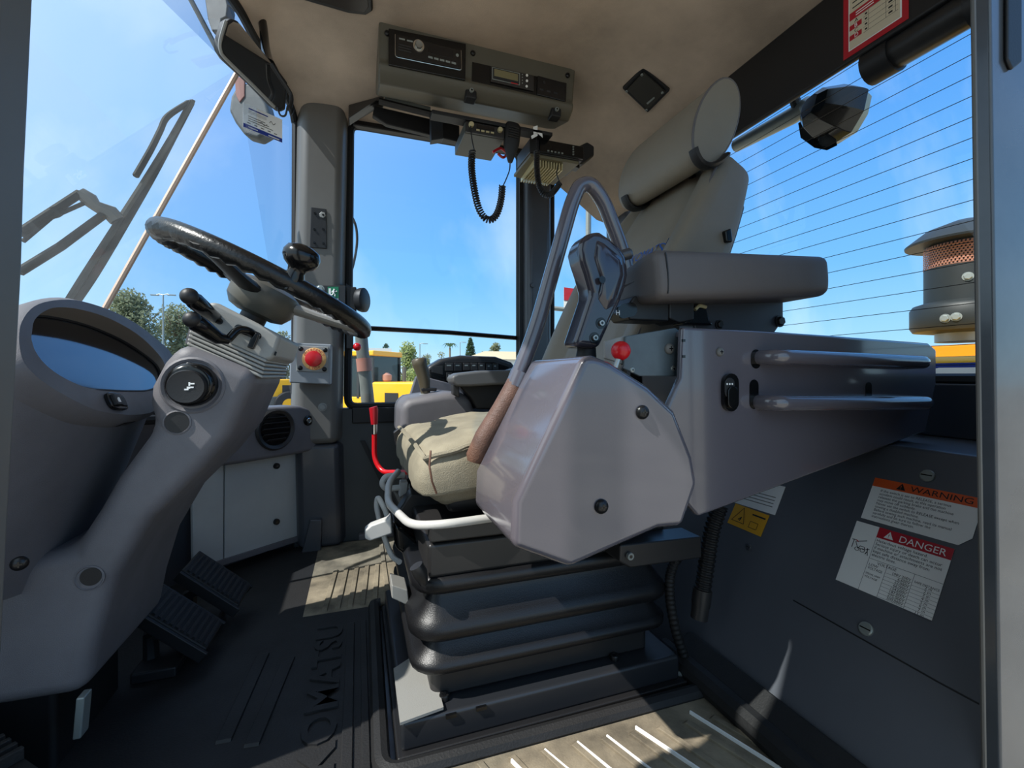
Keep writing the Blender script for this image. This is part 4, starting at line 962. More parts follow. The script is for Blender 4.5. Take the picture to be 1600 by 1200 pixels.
for x0, x1, y0, y1 in ((695, 708, 567, 580), (709, 721, 567, 580), (723, 734, 567, 579), (735, 746, 567, 579), (747, 757, 567, 579), (759, 768, 568, 578), (769, 778, 568, 578), (697, 706, 582, 595)):
    b = MB(); b.prism(ats([(x0, y0), (x1, y0 + .4), (x1, y1), (x0, y1)], y=YW - .006), (0, -.006, 0)); k_ = part('switch', b, MATS['dark_housing'], fp, bevel=.002)
    b = MB(); b.prism(ats([(x0 + 3, y0 + 3), (x1 - 3, y0 + 3), (x1 - 3, y0 + 5), (x0 + 3, y0 + 5)], y=YW - .012), (0, -.0006, 0)); part('symbol', b, MATS['galv'], k_)
for x0, x1 in ((674, 692),):
    b = MB(); b.prism(ats([(x0, 573), (x1, 571), (x1, 586), (x0, 582)], y=YW - .006), (0, -.004, 0)); part('tray', b, MATS['dark_housing'], fp, bevel=.003)
b = MB(); b.prism(ats([(650, 588), (669, 590), (708, 600), (745, 612), (745, 624), (640, 620)], y=1.46), (0, .03, 0)); part('skirt', b, MATS['cab_grey'], wp, bevel=.004)
fa = thing('armrest', 'slim dark grey armrest pad over the far console, below the switch panel', 'armrest', at(760, 610, y=1.16))
b = MB(); pd_ = ats([(706, 588), (716, 583), (752, 579), (800, 578), (830, 568), (860, 560), (860, 590), (800, 600), (735, 604), (714, 604), (706, 597)], y=1.12); b.prism(pd_, (0, .07, 0)); part('pad', b, MATS['leather_grey'], fa, bevel=.014, seg=4)
b = MB(); b.prism(ats([(708, 600), (718, 602), (718, 622), (708, 616)], y=1.14), (0, .03, 0)); part('hinge', b, MATS['dark_housing'], fa, bevel=.003)
b = MB(); b.prism(ats([(716, 602), (850, 594), (850, 640), (745, 640), (735, 622)], y=1.16), (0, .05, 0)); part('support', b, MATS['black_soft'], fa, bevel=.006)

# ================================================================ OVERHEAD
oh = thing('overhead_console', 'long olive-grey overhead console on the roof lining above the side window', 'overhead console', (.34, 1.3, 1.29))
prof_ = [(1.205, 1.475), (1.222, 1.378), (1.216, 1.366), (1.224, 1.350), (1.250, 1.332), (1.35, 1.362), (1.42, 1.40), (1.44, 1.475)]
b = MB(); b.prism([V((.050, y, z)) for y, z in prof_], (.565, 0, 0)); part('housing', b, MATS['console_olive'], oh, bevel=.007, seg=3)
FO = V((.0, 1.205, 1.475)); fw_ = (V((0, 1.205, 1.475)) - V((0, 1.222, 1.378))).normalized(); fn_ = V((1, 0, 0)).cross(fw_)
OPL = (V((0, 1.2115, 1.4265)) + fn_ * .0006, fn_)
for q in ((605, 52), (739, 83), (887, 118)): fastener(oh, at(*q, pl=OPL), fn_, .007, 'phillips')
for q in ((618, 118),): fastener(oh, at(*q, y=1.236), V((0, -.6, -.8)), .007, 'socket')
for q in ((735, 146), (867, 175)):
    c_ = at(*q, y=1.236); b = MB(); b.box((c_.x - .016, c_.y - .012, c_.z - .02), (c_.x + .016, c_.y + .02, c_.z + .012)); cl = part('clamp', b, MATS['black_soft'], oh, bevel=.004)
    fastener(oh, V((c_.x, c_.y - .012, c_.z)), V((0, -1, 0)), .006, 'socket', MATS['galv'])
def plate(px4, h, name, m, parent, bevel=.0015): 
    b = MB(); b.prism(ats(px4, pl=OPL), fn_ * h); return part(name, b, m, parent, bevel=bevel)
b_recess = plate([(738, 97), (885, 130), (884, 163), (737, 131)], .0015, 'recess', MATS['black_gloss'], oh)
def lift(px4, base, h, name, m, parent, bevel=.0008):
    P = [p + fn_ * base for p in ats(px4, pl=OPL)]
    b = MB(); b.prism(P, fn_ * h); return part(name, b, m, parent, bevel=bevel)
stz = thing('car_stereo', 'black single-slot car stereo with round silver knob in the overhead console', 'radio', at(666, 100, pl=OPL))
bd_ = lift([(607, 47), (727, 71), (726, 128), (607, 104)], 0, .010, 'body', MATS['black_gloss'], stz, .002)
fr_l = ats([(617, 57), (719, 82), (720, 113), (617, 92)], pl=OPL)
b = MB(); b.tube(fillet([fr_l[0], fr_l[3], fr_l[2], fr_l[1]], .008), .0011, 6); 
for p_ in range(len(b.v)): b.v[p_] = b.v[p_] + fn_ * .0105
part('trim_line', b, MATS['chrome'], stz)
fp_ = lift([(618, 58), (718, 82), (719, 111), (618, 91)], .010, .003, 'faceplate', mat('face_brown', (30, 26, 23), .25), stz)
lift([(667, 72), (706, 82), (706, 95), (667, 86)], .013, .0006, 'display', MATS['screen_dark'], fp_)
c_ = at(653, 76, pl=OPL) + fn_ * .013
b = MB(); b.lathe([(.0145, 0), (.0145, .003), (.0135, .003)], c_, fn_, 24); part('knob_ring', b, MATS['chrome'], stz)
b = MB(); b.lathe([(.0095, .0), (.0095, .010), (.0085, .012), (.004, .0118)], c_, fn_, 24); part('knob', b, MATS['steel'], stz)
for x0, y0 in ((623, 63), (635, 66)): lift([(x0, y0), (x0 + 9, y0 + 2), (x0 + 9, y0 + 4.5), (x0, y0 + 2.5)], .013, .001, 'button', MATS['galv'], fp_, .0003)
for i in range(5): lift([(668 + i * 9, 91 + i * 2.2), (675 + i * 9, 92.8 + i * 2.2), (675 + i * 9, 96 + i * 2.2), (668 + i * 9, 94 + i * 2.2)], .013, .001, 'button', MATS['galv'], fp_, .0003)
for i in range(3): lift([(622, 72 + i * 4), (642, 77 + i * 4), (642, 79 + i * 4), (622, 74 + i * 4)], .013, .001, 'button', MATS['dark_housing'], fp_, .0003)
b = MB(); c2 = at(713, 90, pl=OPL) + fn_ * .013; b.lathe([(.004, 0), (.004, .0008), (.003, .0008)], c2, fn_, 14); part('ring', b, MATS['galv'], stz)
wd = thing('weighing_display', 'small grey-green display module with round white keys in the overhead console', 'display', at(805, 135, pl=OPL))
lift([(766, 105), (833, 120), (833, 144), (766, 129)], .0015, .005, 'body', mat('module_brown', (44, 38, 34), .4), wd, .001)
lift([(768, 106.5), (811, 116), (811, 135), (768, 125.5)], .0065, .0008, 'bezel', MATS['galv'], wd, .0003)
lift([(769, 107.5), (810, 117), (810, 134), (769, 124.5)], .0073, .0006, 'bezel_face', MATS['black_soft'], wd, .0003)
lift([(771, 109.5), (808, 118), (808, 129), (771, 120.5)], .0079, .0005, 'screen', MATS['lcd'], wd, .0003)
lift([(797, 130.5), (808, 133), (808, 134.3), (797, 131.8)], .0079, .0005, 'mark', MATS['red'], wd, 0)
for q in ((822, 119.5), (822, 128), (821.5, 136.5)):
    b = MB(); b.lathe([(.0035, 0), (.0035, .0015)], at(*q, pl=OPL) + fn_ * .0065, fn_, 14); part('key', b, MATS['label_white'], wd)
for q in ((815, 118), (815, 122.5), (815, 127), (815, 131.5)):
    b = MB(); b.lathe([(.0016, 0), (.0016, .001)], at(*q, pl=OPL) + fn_ * .0065, fn_, 8); part('lamp', b, MATS['galv'], wd)
cd = thing('power_socket_module', 'glossy black blank module at the rear end of the overhead console', 'module', at(862, 145, pl=OPL))
lift([(839, 119), (883, 131), (882, 160), (838, 149)], .0016, .004, 'body', MATS['screen_dark'], cd, .002)
for i in range(3): lift([(842 + i * 11, 139 + i * 2.7), (848 + i * 11, 140.5 + i * 2.7), (848 + i * 11, 143.5 + i * 2.7), (842 + i * 11, 142 + i * 2.7)], .0056, .0008, 'button', MATS['dark_housing'], cd, .0003)
b = MB(); b.lathe([(.004, 0), (.003, .003)], at(849, 130, pl=OPL) + fn_ * .0055, fn_, 12); part('knob', b, MATS['dark_housing'], cd)

# rail and bracketry under the overhead console
rlb = oh
b = MB(); b.tube([at(592, 158, y=1.42), at(720, 190, y=1.42)], .010, 8); part('roller', b, MATS['dark_housing'], rlb)
b = MB(); b.prism(ats([(585, 165), (718, 196), (718, 222), (604, 194), (582, 180)], y=1.47), (0, .02, 0)); part('rail', b, MATS['black_soft'], rlb, bevel=.003)
b = MB(); b.prism(ats([(601, 150), (673, 167), (672, 178), (600, 161)], y=1.415), (0, .005, 0)); part('label_strip', b, MATS['galv'], rlb)
b = MB(); b.box((.195, 1.262, 1.287), (.565, 1.30, 1.298)); part('bracket', b, MATS['black_soft'], rlb, bevel=.002)
b = MB(); b.prism(ats([(673, 172), (692, 176), (693, 216), (674, 219)], y=1.36), (0, .03, 0)); part('strap', b, MATS['black_soft'], rlb, bevel=.002)
def radio(name, label, x0, x1, y0, y1, z0, z1, body):
    t = thing(name, label, 'radio', ((x0 + x1) / 2, (y0 + y1) / 2, z0)); b = MB(); b.box((x0, y0, z0), (x1, y1, z1)); part('body', b, body, t, bevel=.003); return t
a_ = at(726, 195, y=1.27); c_ = at(788, 205, y=1.27)
r1 = radio('two_way_radio', 'grey two-way radio with two knobs hung under the middle of the overhead console', a_.x, c_.x, 1.27, 1.41, 1.252, 1.284, mat('radio_grey', (78, 80, 74), .45))
xm_ = c_.x - a_.x
b = MB(); b.box((a_.x + .002, 1.262, 1.253), (c_.x - .002, 1.27, 1.283)); part('face', b, MATS['dark_housing'], r1, bevel=.002)
for fx in (.14, .86):
    b = MB(); b.lathe([(.0075, 0), (.0075, .008), (.006, .010)], V((a_.x + xm_ * fx, 1.262, 1.273)), (0, -1, 0), 16); part('knob', b, MATS['sand_metal'], r1)
for i in range(4):
    b = MB(); b.box((a_.x + xm_ * (.27 + .12 * i), 1.2595, 1.2595), (a_.x + xm_ * (.35 + .12 * i), 1.263, 1.264)); part('button', b, MATS['sand_metal'], r1)
b = MB(); b.box((a_.x + xm_ * .28, 1.2605, 1.268), (a_.x + xm_ * .72, 1.263, 1.279)); part('display', b, MATS['screen_dark'], r1)
a_ = at(828, 203, y=1.30); c_ = at(910, 222, y=1.30)
r2 = radio('two_way_radio', 'two-way radio with pale finned heat sink hung at the rear of the overhead console', a_.x, c_.x, 1.30, 1.42, 1.245, 1.290, MATS['dark_housing'])
xm_ = c_.x - a_.x
b = MB(); b.box((a_.x + .03, 1.292, 1.248), (c_.x, 1.30, 1.289)); part('face', b, MATS['black_gloss'], r2, bevel=.002)
for i in range(5):
    b = MB(); b.box((a_.x + .055 + i * .012, 1.289, 1.252), (a_.x + .061 + i * .012, 1.293, 1.256)); part('button', b, MATS['galv'], r2)
for i in range(4):
    b = MB(); b.box((c_.x - .040, 1.289, 1.255 + i * .008), (c_.x - .035, 1.293, 1.259 + i * .008)); part('button', b, MATS['galv'], r2)
b = MB(); b.prism([V((a_.x + .004, 1.305, 1.246)), V((c_.x - .01, 1.305, 1.246)), V((c_.x - .03, 1.46, 1.238)), V((a_.x - .005, 1.44, 1.236))], (0, 0, -.010)); hs = part('heat_sink', b, mat('sink_olive', (112, 106, 84), .45), r2, bevel=.002)
for i in range(11):
    x_ = a_.x + .022 + i * .0095; b = MB(); b.box((x_, 1.318, 1.214), (x_ + .004, 1.445, 1.237)); part('fin', b, MATS['sand_metal'], hs)
# microphones and coiled cords
def mic(label, top, bot, y, rx, group=None):
    t = thing('microphone', label, 'microphone', at(*bot, y=y)); A = at(*top, y=y); B = at(*bot, y=y); b = MB(); rings = []
    ax = (A - B); n_ = V((0, -1, 0)); u_ = ax.normalized().cross(n_).normalized(); n_ = u_.cross(ax.normalized())
    for f, w in ((0, .25), (.06, .35), (.25, .62), (.45, .9), (.75, 1.0), (.93, .97), (1, .75)):
        rings.append([B + ax * f + u_ * rx * w * math.copysign(abs(math.cos(q)) ** .7, math.cos(q)) + n_ * rx * .62 * w * math.copysign(abs(math.sin(q)) ** .7, math.sin(q)) for q in [2 * math.pi * k / 18 for k in range(18)]])
    b.loft(rings); part('body', b, MATS['black_soft'], t, ang=50)
    for i in range(5):
        c0_ = B + ax * (.58 + i * .06) + n_ * rx * .60; b = MB(); b.prism([c0_ - u_ * rx * .6, c0_ + u_ * rx * .6, c0_ + u_ * rx * .6 + ax * .025, c0_ - u_ * rx * .6 + ax * .025], n_ * .003); part('grille_bar', b, MATS['dark_housing'], t)
    return t
m1 = mic('black tapered hand microphone hanging between the two radios', (801, 194), (797, 254), 1.27, .026)
m2 = thing('microphone', 'black hand microphone clipped beyond the finned radio against the roof lining', 'microphone', at(905, 245, y=1.33))
b = MB(); b.prism(ats([(897, 232), (918, 221), (929, 228), (929, 243), (912, 256), (897, 254), (890, 244)], y=1.32), (0, .035, 0)); part('body', b, MATS['black_soft'], m2, bevel=.006, seg=3)
b = MB(); b.prism(ats([(890, 250), (906, 258), (906, 263), (890, 257)], y=1.33), (0, .03, 0)); part('clip', b, MATS['black_gloss'], m2, bevel=.002)
def cord(label, lead, coilpts, tail, y, rad, turns, w):
    t = thing('coiled_cord', label, 'cord', at(*coilpts[len(coilpts) // 2], y=y))
    if lead: b = MB(); b.tube(spline(ats(lead, y=y), 6), .0018, 6); part('lead', b, MATS['black_soft'], t)
    b = MB(); b.tube(coil(spline(ats(coilpts, y=y), 8), rad, turns), w, 5); part('coil', b, MATS['black_soft'], t)
    if tail: b = MB(); b.tube(spline(ats(tail, y=y), 6), .0018, 6); part('lead', b, MATS['black_soft'], t)
cord('long black coiled cord looping down in front of the side window', [(735, 190), (737, 215), (741, 235)], [(738, 236), (737, 262), (741, 295), (748, 325), (758, 341), (768, 343), (777, 333), (783, 312), (785, 290)], [(785, 292), (790, 282), (796, 266), (797, 254)], 1.255, .0086, 46, .0025)
cord('short black coiled cord hanging beside the finned radio in front of the window post', [(838, 208), (838, 225), (839, 236)], [(839, 236), (839, 262), (842, 288), (850, 303), (860, 304), (868, 296), (875, 286)], [(875, 286), (870, 272), (872, 258)], 1.275, .0076, 38, .0023)
tg = thing('paper_tag', 'crumpled white paper tag stuck at the top of the short cord', 'tag', at(838, 212, y=1.26))
for q in ([(833, 198), (840, 196), (840, 208), (834, 210)], [(840, 205), (847, 205), (848, 215), (840, 208)], [(830, 212), (840, 207), (840, 212), (831, 217)]):
    b = MB(); b.prism(ats(q, y=1.262), (0, .0012, 0)); part('flap', b, MATS['label_white'], tg)
b = MB(); b.tube(spline(ats([(770, 238), (782, 232), (792, 240), (786, 246), (778, 240)], y=1.3), 5), .004, 6); solo('red_wire', 'short red wire bundle behind the tapered microphone', 'wire', b, MATS['red_paint'])

# roof speaker, dome lamp
sp_c = V((.86, 1.2, liner_z(.86, 1.2)))
e_ = .02; dzx = (liner_z(.86 + e_, 1.2) - liner_z(.86 - e_, 1.2)) / (2 * e_); dzy = (liner_z(.86, 1.2 + e_) - liner_z(.86, 1.2 - e_)) / (2 * e_)
sn = -V((-dzx, -dzy, 1)).normalized(); SPL = (sp_c + sn * .012, sn)
spk = thing('roof_speaker', 'small square black speaker grille set in the roof lining near the headrest', 'speaker', sp_c)
b = MB(); b.prism(ats([(1005, 104), (1047, 142), (1012, 177), (972, 139)], pl=SPL), sn * -.018); part('frame', b, MATS['black_soft'], spk, bevel=.004, seg=3)
b = MB(); b.prism(ats([(1006, 111), (1040, 142), (1012, 170), (979, 139)], pl=(sp_c + sn * .0122, sn)), sn * .004); part('grille', b, mat('grille_olive', (36, 34, 26), .4, bump=.6, bscale=1500), spk, bevel=.003)
for q in ((1003, 117), (1035, 145), (1010, 172), (979, 143)): fastener(spk, at(*q, pl=(sp_c + sn * .0163, sn)), sn, .0042, 'rivet', MATS['galv'])
b = MB(); b.prism(ats([(1010, 161), (1022, 151), (1023, 153), (1012, 163)], pl=(sp_c + sn * .0163, sn)), sn * .001); part('badge', b, MATS['galv'], spk)
dmc = at(520, 8, z=liner_z(.0, 1.15)); DPL = (dmc - UP * .006, V((0, 0, -1)))
dm = thing('dome_lamp', 'flat dark roof lamp cut by the top of the view above the mirror', 'lamp', dmc)
b = MB(); b.prism(ats([(440, -30), (472, 1), (545, 22), (572, 25), (583, 18), (580, -30)], pl=DPL), V((0, 0, .03))); part('frame', b, MATS['dark_housing'], dm, bevel=.005, seg=3)
b = MB(); b.prism(ats([(455, -30), (480, -2), (545, 17), (570, 20), (576, 12), (574, -30)], pl=(DPL[0] - UP * .001, DPL[1])), V((0, 0, .004))); part('lens', b, mat('lens_smoke', (52, 46, 42), .25), dm, bevel=.002)

# rear-view mirror
MC = at(398, 100, d=1.02); MN = V((.711, -.649, -.273)).normalized(); MPL = (MC, MN)
mo = [(361, 28), (372, 32), (388, 52), (440, 115), (451, 130), (449, 150), (447, 172), (440, 175), (428, 166), (395, 132), (352, 92), (343, 78), (342, 66), (352, 34)]
rv = thing('rear_view_mirror', 'tall rounded cab mirror hanging from a black arm at the windscreen corner', 'mirror', MC)
b = MB(); b.prism(ats(mo, pl=MPL), -MN * .022); part('shell', b, MATS['black_soft'], rv, bevel=.005, seg=3)
ctr = sum((V((a, c, 0)) for a, c in mo), V()) / len(mo)
mi_ = [(ctr.x + (a - ctr.x) * .90, ctr.y + (c - ctr.y) * .92) for a, c in mo]
b = MB(); b.prism(ats(mi_, pl=(MC + MN * .0006, MN)), MN * .0008); part('mirror_glass', b, MATS['mirror'], rv)
b = MB(); P_ = [p + MN * .002 for p in ats([(352, 33), (343, 64), (344, 80), (352, 92), (394, 133), (428, 167)], pl=MPL)]; b.tube(spline(P_, 4), .0035, 6); part('rim_edge', b, MATS['cab_grey_light'], rv)
b = MB(); b.tube(spline([at(405, 6, d=1.14), at(411, 40, d=1.12), at(415, 75, d=1.1), at(421, 100, d=1.06)], 5), [.010] * 15 + [.012], 12); part('arm', b, MATS['black_gloss'], rv)
c_ = at(404, 12, d=1.155); b = MB(); b.ball(c_, (.022, .022, .028)); part('socket', b, MATS['black_soft'], rv)
b = MB(); b.tube(spline([at(424, 100, d=1.045), at(440, 125, d=1.06), at(455, 150, d=1.08), at(452, 172, d=1.07)], 5), .005, 8); part('cable', b, MATS['black_soft'], rv)
b = MB(); b.tube(spline([at(434, 168, d=1.06), at(438, 180, d=1.06), at(446, 180, d=1.06), at(450, 165, d=1.06), at(455, 178, d=1.07), at(459, 170, d=1.08)], 5), .0022, 6); part('wire', b, MATS['black_soft'], rv)
# ================================================================ STICKERS
WF = lambda a: (a, UR, WR)                                        # frame on the sloping rear panel
def warn_triangle(b, fr, u, v, s, h):
    O, U, W = fr; N_ = U.cross(W); b.add([O + U * (u + x * s) + W * (v + y * s) + N_ * h for x, y in ((-.55, 0), (.55, 0), (0, .95))], [(0, 1, 2)])
wl = at(1375, 748, pl=PLR) + NR * .0006; LW = .137
w0 = V((wl.x, .506, wl.z)) - WR * .0715
ws = thing('warning_label', 'white sticker with orange WARNING band, upper of two by the door post', 'sticker', w0)
fr = WF(w0)
b = MB(); O, U, W = fr; b.prism([O + U * a + W * c for a, c in ((0, 0), (LW - .012, 0), (LW, .014), (LW, .0715), (0, .0715))], NR * .0006); part('backing', b, MATS['label_white'], ws)
b = MB(); b.rect(fr, 0, .0570, LW, .0715, .0009); part('band', b, MATS['label_orange'], ws)
b = MB(); b.text('WARNING', fr, .052, .0603, .0125, h=.0012, squash=1.25); warn_triangle(b, fr, .040, .0593, .0115, .0012)
for i, t in enumerate(('If the switch is set to RELEASE, a serious', 'accident could result, as this operation', 'releases the parking brake and the machine', 'may move off suddenly.', 'Never set the switch to RELEASE except when', 'towing a disabled machine.', 'Before towing such machine, read its manual', 'carefully and be sure to follow the', 'instructions given therein.')):
    b.text(t, fr, .014, .0500 - i * .0055, .0058, h=.0009, squash=.95)
part('lettering', b, MATS['label_black'], ws)
b = MB(); b.text('!', fr, .0385, .0605, .0085, h=.0015); part('mark', b, MATS['label_orange'], ws)
d0 = V((RS(.2235), .510, .2235)) + NR * .0006; DW, DH = .127, .1015
dg = thing('danger_label', 'white sticker with red DANGER band and voltage table, lower of two by the door post', 'sticker', d0)
fr = WF(d0); b = MB(); b.rbox(fr, 0, 0, DW, DH, 0, .0006); part('backing', b, MATS['label_white'], dg)
b = MB(); b.rect(fr, .034, DH - .0165, DW, DH, .0009); part('band', b, MATS['label_red'], dg)
b = MB(); b.text('DANGER', fr, .063, DH - .0135, .0140, h=.0012, squash=1.02); warn_triangle(b, fr, .050, DH - .0138, .0118, .0012); part('lettering', b, MATS['label_white'], dg)
b = MB(); b.text('!', fr, .0485, DH - .0128, .009, h=.0015); part('mark', b, MATS['label_red'], dg)
b = MB()
for i, t in enumerate(('Hazardous voltage hazard.', 'Serious injury or death can occur', 'if machine or attachments are not', 'kept safe distance away from', 'electric lines.')): b.text(t, fr, .036, DH - .0228 - i * .0058, .0062, h=.0009, squash=1.0)
b.text('VOLTAGE', fr, .047, .0450, .0058, h=.0009); b.text('SAFE DISTANCE', fr, .0965, .0450 - .006, .0046, h=.0009, squash=.9)
b.text('LOW', fr, .0365, .0400, .0056, h=.0009); b.text('VOLTAGE', fr, .0365, .0348, .0056, h=.0009, squash=.82)
b.text('SPECIAL HIGH', fr, .0362, .0265, .0040, h=.0009, squash=.8); b.text('VOLTAGE', fr, .0362, .0215, .0040, h=.0009)
for i, (a_, c_) in enumerate((('100V 200V', '2 m'), ('6,600V', '2 m'), ('22,000V', '3 m'), ('66,000V', '4 m'), ('154,000V', '5 m'), ('187,000V', '6 m'), ('275,000V', '7 m'), ('500,000V', '11 m'))):
    y_ = .0390 - i * .0052; b.text(a_, fr, .0925, y_, .0054, 'RIGHT', h=.0009); b.text(c_, fr, .118, y_ - .003, .0054, 'RIGHT', h=.0009)
    b.rect(fr, .060, y_ - .0012, .094, y_ - .0009, .0009); b.rect(fr, .0945, y_ - .0044, DW, y_ - .0041, .0009)
for u_ in (.0342, .0600, .0942): b.rect(fr, u_, 0, u_ + .0004, .0508 if u_ > .04 else DH - .0165, .0009)
b.rect(fr, .034, .0506, DW, .0510, .0009)
part('table', b, MATS['label_black'], dg)
b = MB()
def line(fr, pts, w=.0007, h=.0009):
    O, U, W = fr; N_ = U.cross(W)
    for (a, c), (e, f) in zip(pts, pts[1:]):
        d_ = V((e - a, f - c, 0)); n_ = V((-d_.y, d_.x, 0)).normalized() * w * .5
        b.add([O + U * x + W * y + N_ * h for x, y in ((a - n_.x, c - n_.y), (e - n_.x, f - n_.y), (e + n_.x, f + n_.y), (a + n_.x, c + n_.y))], [(0, 1, 2, 3)])
line(fr, [(.006, .058), (.006, .072)], .001); line(fr, [(.003, .071), (.010, .071)], .001); line(fr, [(.010, .069), (.024, .075)], .0012)
line(fr, [(.009, .069), (.015, .059), (.017, .064), (.023, .064), (.025, .060), (.014, .060)], .0009)
for cx in (.014, .022):
    line(fr, [(cx + .0032 * math.cos(t), .058 + .0028 * math.sin(t)) for t in [2 * math.pi * q / 10 for q in range(11)]], .0008)
line(fr, [(.028, .064), (.029, .059), (.027, .054)], .0012); line(fr, [(.029, .059), (.031, .053)], .001); line(fr, [(.026, .061), (.031, .063)], .0009)
part('pictogram', b, MATS['label_black'], dg)
b = MB(); line(fr, [(.009, .0715), (.0135, .0695)], .0012); part('spark', b, MATS['red'], dg)
# yellow and white stickers half hidden below the side console
y0 = at(1137, 817, pl=PLR) + NR * .0006
ys = thing('yellow_label', 'small yellow hazard sticker below the side console edge', 'sticker', y0); YWD, YHT = .040, .036
uy = (at(1189, 839, pl=PLR) - at(1137, 817, pl=PLR)); YWD = uy.length; fr = (y0, uy.normalized(), NR.cross(uy.normalized())); YHT = (at(1203, 806, pl=PLR) - at(1189, 839, pl=PLR)).length
b = MB(); b.rbox(fr, 0, 0, YWD, YHT, 0, .0005); part('backing', b, MATS['label_yellow'], ys)
b = MB(); s_ = YWD
line(fr, [(.08 * s_, .12 * s_), (.45 * s_, .12 * s_), (.30 * s_, .50 * s_), (.08 * s_, .12 * s_)], .0012, .0008)
line(fr, [(.58 * s_, .42 * s_), (.95 * s_, .42 * s_)], .003, .0008); line(fr, [(.6 * s_, .1 * s_), (.82 * s_, .1 * s_), (.82 * s_, .25 * s_), (.6 * s_, .25 * s_), (.6 * s_, .1 * s_)], .001, .0008); line(fr, [(.25 * s_, .18 * s_), (.33 * s_, .26 * s_), (.3 * s_, .16 * s_)], .002, .0008)
part('pictogram', b, MATS['label_black'], ys)
whp = at(1160, 790, pl=PLR) + NR * .0006; uy = (at(1211, 806, pl=PLR) - at(1160, 790, pl=PLR)); fr = (whp, uy.normalized(), NR.cross(uy.normalized()))
hs_ = thing('instruction_label', 'white text sticker half hidden by the side console, above the yellow sticker', 'sticker', whp); L_ = uy.length
b = MB(); b.rbox(fr, -.02, .001, L_, .06, 0, .0005); part('backing', b, MATS['label_white'], hs_)
b = MB()
for i in range(4): b.rect(fr, -.01 + .002 * i, .014 + i * .0065, L_ * .86, .0155 + i * .0065, .0008)
part('text_lines', b, MATS['label_grey'], hs_, kind='stuff')
# extinguisher chart on the rear roof beam
XB = .9845
f0 = at(1318, 95, x=XB); f1 = at(1420, 28, x=XB)
fr = (f0, V((0, -1, 0)), V((0, 0, 1))); FW_ = f0.y - f1.y; FH_ = .155
ec_ = thing('extinguisher_chart', 'red bordered cream fire class chart stuck on the dark rear roof beam', 'sticker', f0)
b = MB(); b.rbox(fr, 0, 0, FW_, FH_, 0, .0005); part('border', b, MATS['label_red'], ec_)
m_ = .011
b = MB(); b.rect(fr, m_, m_, FW_ - m_, FH_, .0008); part('white_line', b, MATS['label_white'], ec_)
b = MB(); b.rect(fr, m_ + .002, m_ + .002, FW_ - m_ - .003, FH_, .0010); part('field', b, MATS['label_cream'], ec_)
q_ = FW_ * .22
b = MB(); 
for k in (0, 2): b.rect(fr, m_ + .002, m_ + .020 + k * .0105, m_ + q_, m_ + .0305 + k * .0105, .0012)
b.rect(fr, m_ + .002, m_ + .062, FW_ - m_ - .003, m_ + .078, .0012); part('red_bars', b, MATS['label_red'], ec_)
b = MB(); b.text('A', fr, m_ + q_ * .45, m_ + .053, .0115, h=.0014); b.text('C', fr, m_ + q_ * .45, m_ + .032, .0115, h=.0014)
for k in range(5): b.rect(fr, m_ + q_ + .003, m_ + .019 + k * .0105, FW_ - m_ - .006, m_ + .0196 + k * .0105, .0012)
for u_ in (.42, .68, .82): b.rect(fr, FW_ * u_, m_ + .019, FW_ * u_ + .0006, m_ + .061, .0012)
for k in range(4):
    b.rect(fr, m_ + .008, m_ + .085 + k * .011, FW_ - m_ - .02, m_ + .0875 + k * .011, .0012)
    b.rect(fr, FW_ * .36, m_ + .0225 + k * .0105, FW_ * .40, m_ + .026 + k * .0105, .0012); b.rect(fr, FW_ * .72, m_ + .0225 + k * .0105, FW_ * .78, m_ + .026 + k * .0105, .0012)
part('lettering', b, MATS['label_black'], ec_)
b = MB(); b.text('B', fr, m_ + q_ * .45, m_ + .0425, .0115, h=.0016); b.text('D', fr, m_ + q_ * .45, m_ + .0215, .0115, h=.0016)
for k in range(2): b.rect(fr, m_ + .015, m_ + .066 + k * .005, FW_ * .5, m_ + .068 + k * .005, .0014)
part('light_lettering', b, MATS['label_white'], ec_)
# service card hanging at the windscreen corner
cp = V((.82, -.55, .0)).normalized(); s0 = at(380, 197, y=1.30)
CPL = (s0, V((.45, -.9, 0)).normalized())
q4 = ats([(380, 198), (441, 223), (441, 187), (380, 160)], pl=CPL); u_ = (q4[1] - q4[0]).normalized(); CWD = (q4[1] - q4[0]).length; CHT = (q4[3] - q4[0]).length; w_ = (q4[3] - q4[0]).normalized(); fr = (q4[0], u_, w_)
cd_ = thing('service_card', 'white service sticker with blue lower band on the windscreen corner under the mirror', 'sticker', q4[0])
b = MB(); b.prism(q4, -u_.cross(w_) * .0006); part('card', b, MATS['label_white'], cd_)
b = MB(); b.rect(fr, 0, 0, CWD, CHT * .17, .0004)
b.rect(fr, CWD * .13, CHT * .83, CWD * .62, CHT * .88, .0004); part('blue_band', b, MATS['label_blue'], cd_)
b = MB()
for k in range(3): b.rect(fr, CWD * .12, CHT * (.34 + .09 * k), CWD * (.75 - .1 * k), CHT * (.37 + .09 * k), .0004)
for k in range(5): b.rect(fr, CWD * (.1 + .17 * k), CHT * .23, CWD * (.18 + .17 * k), CHT * .27, .0004)
line(fr, [(CWD * .38, CHT * .42), (CWD * .46, CHT * .5), (CWD * .52, CHT * .4), (CWD * .6, CHT * .5)], .0015, .0005); line(fr, [(CWD * .66, CHT * .62), (CWD * .7, CHT * .72), (CWD * .76, CHT * .6), (CWD * .82, CHT * .7)], .0015, .0005)
part('text_lines', b, MATS['label_grey'], cd_, kind='stuff')
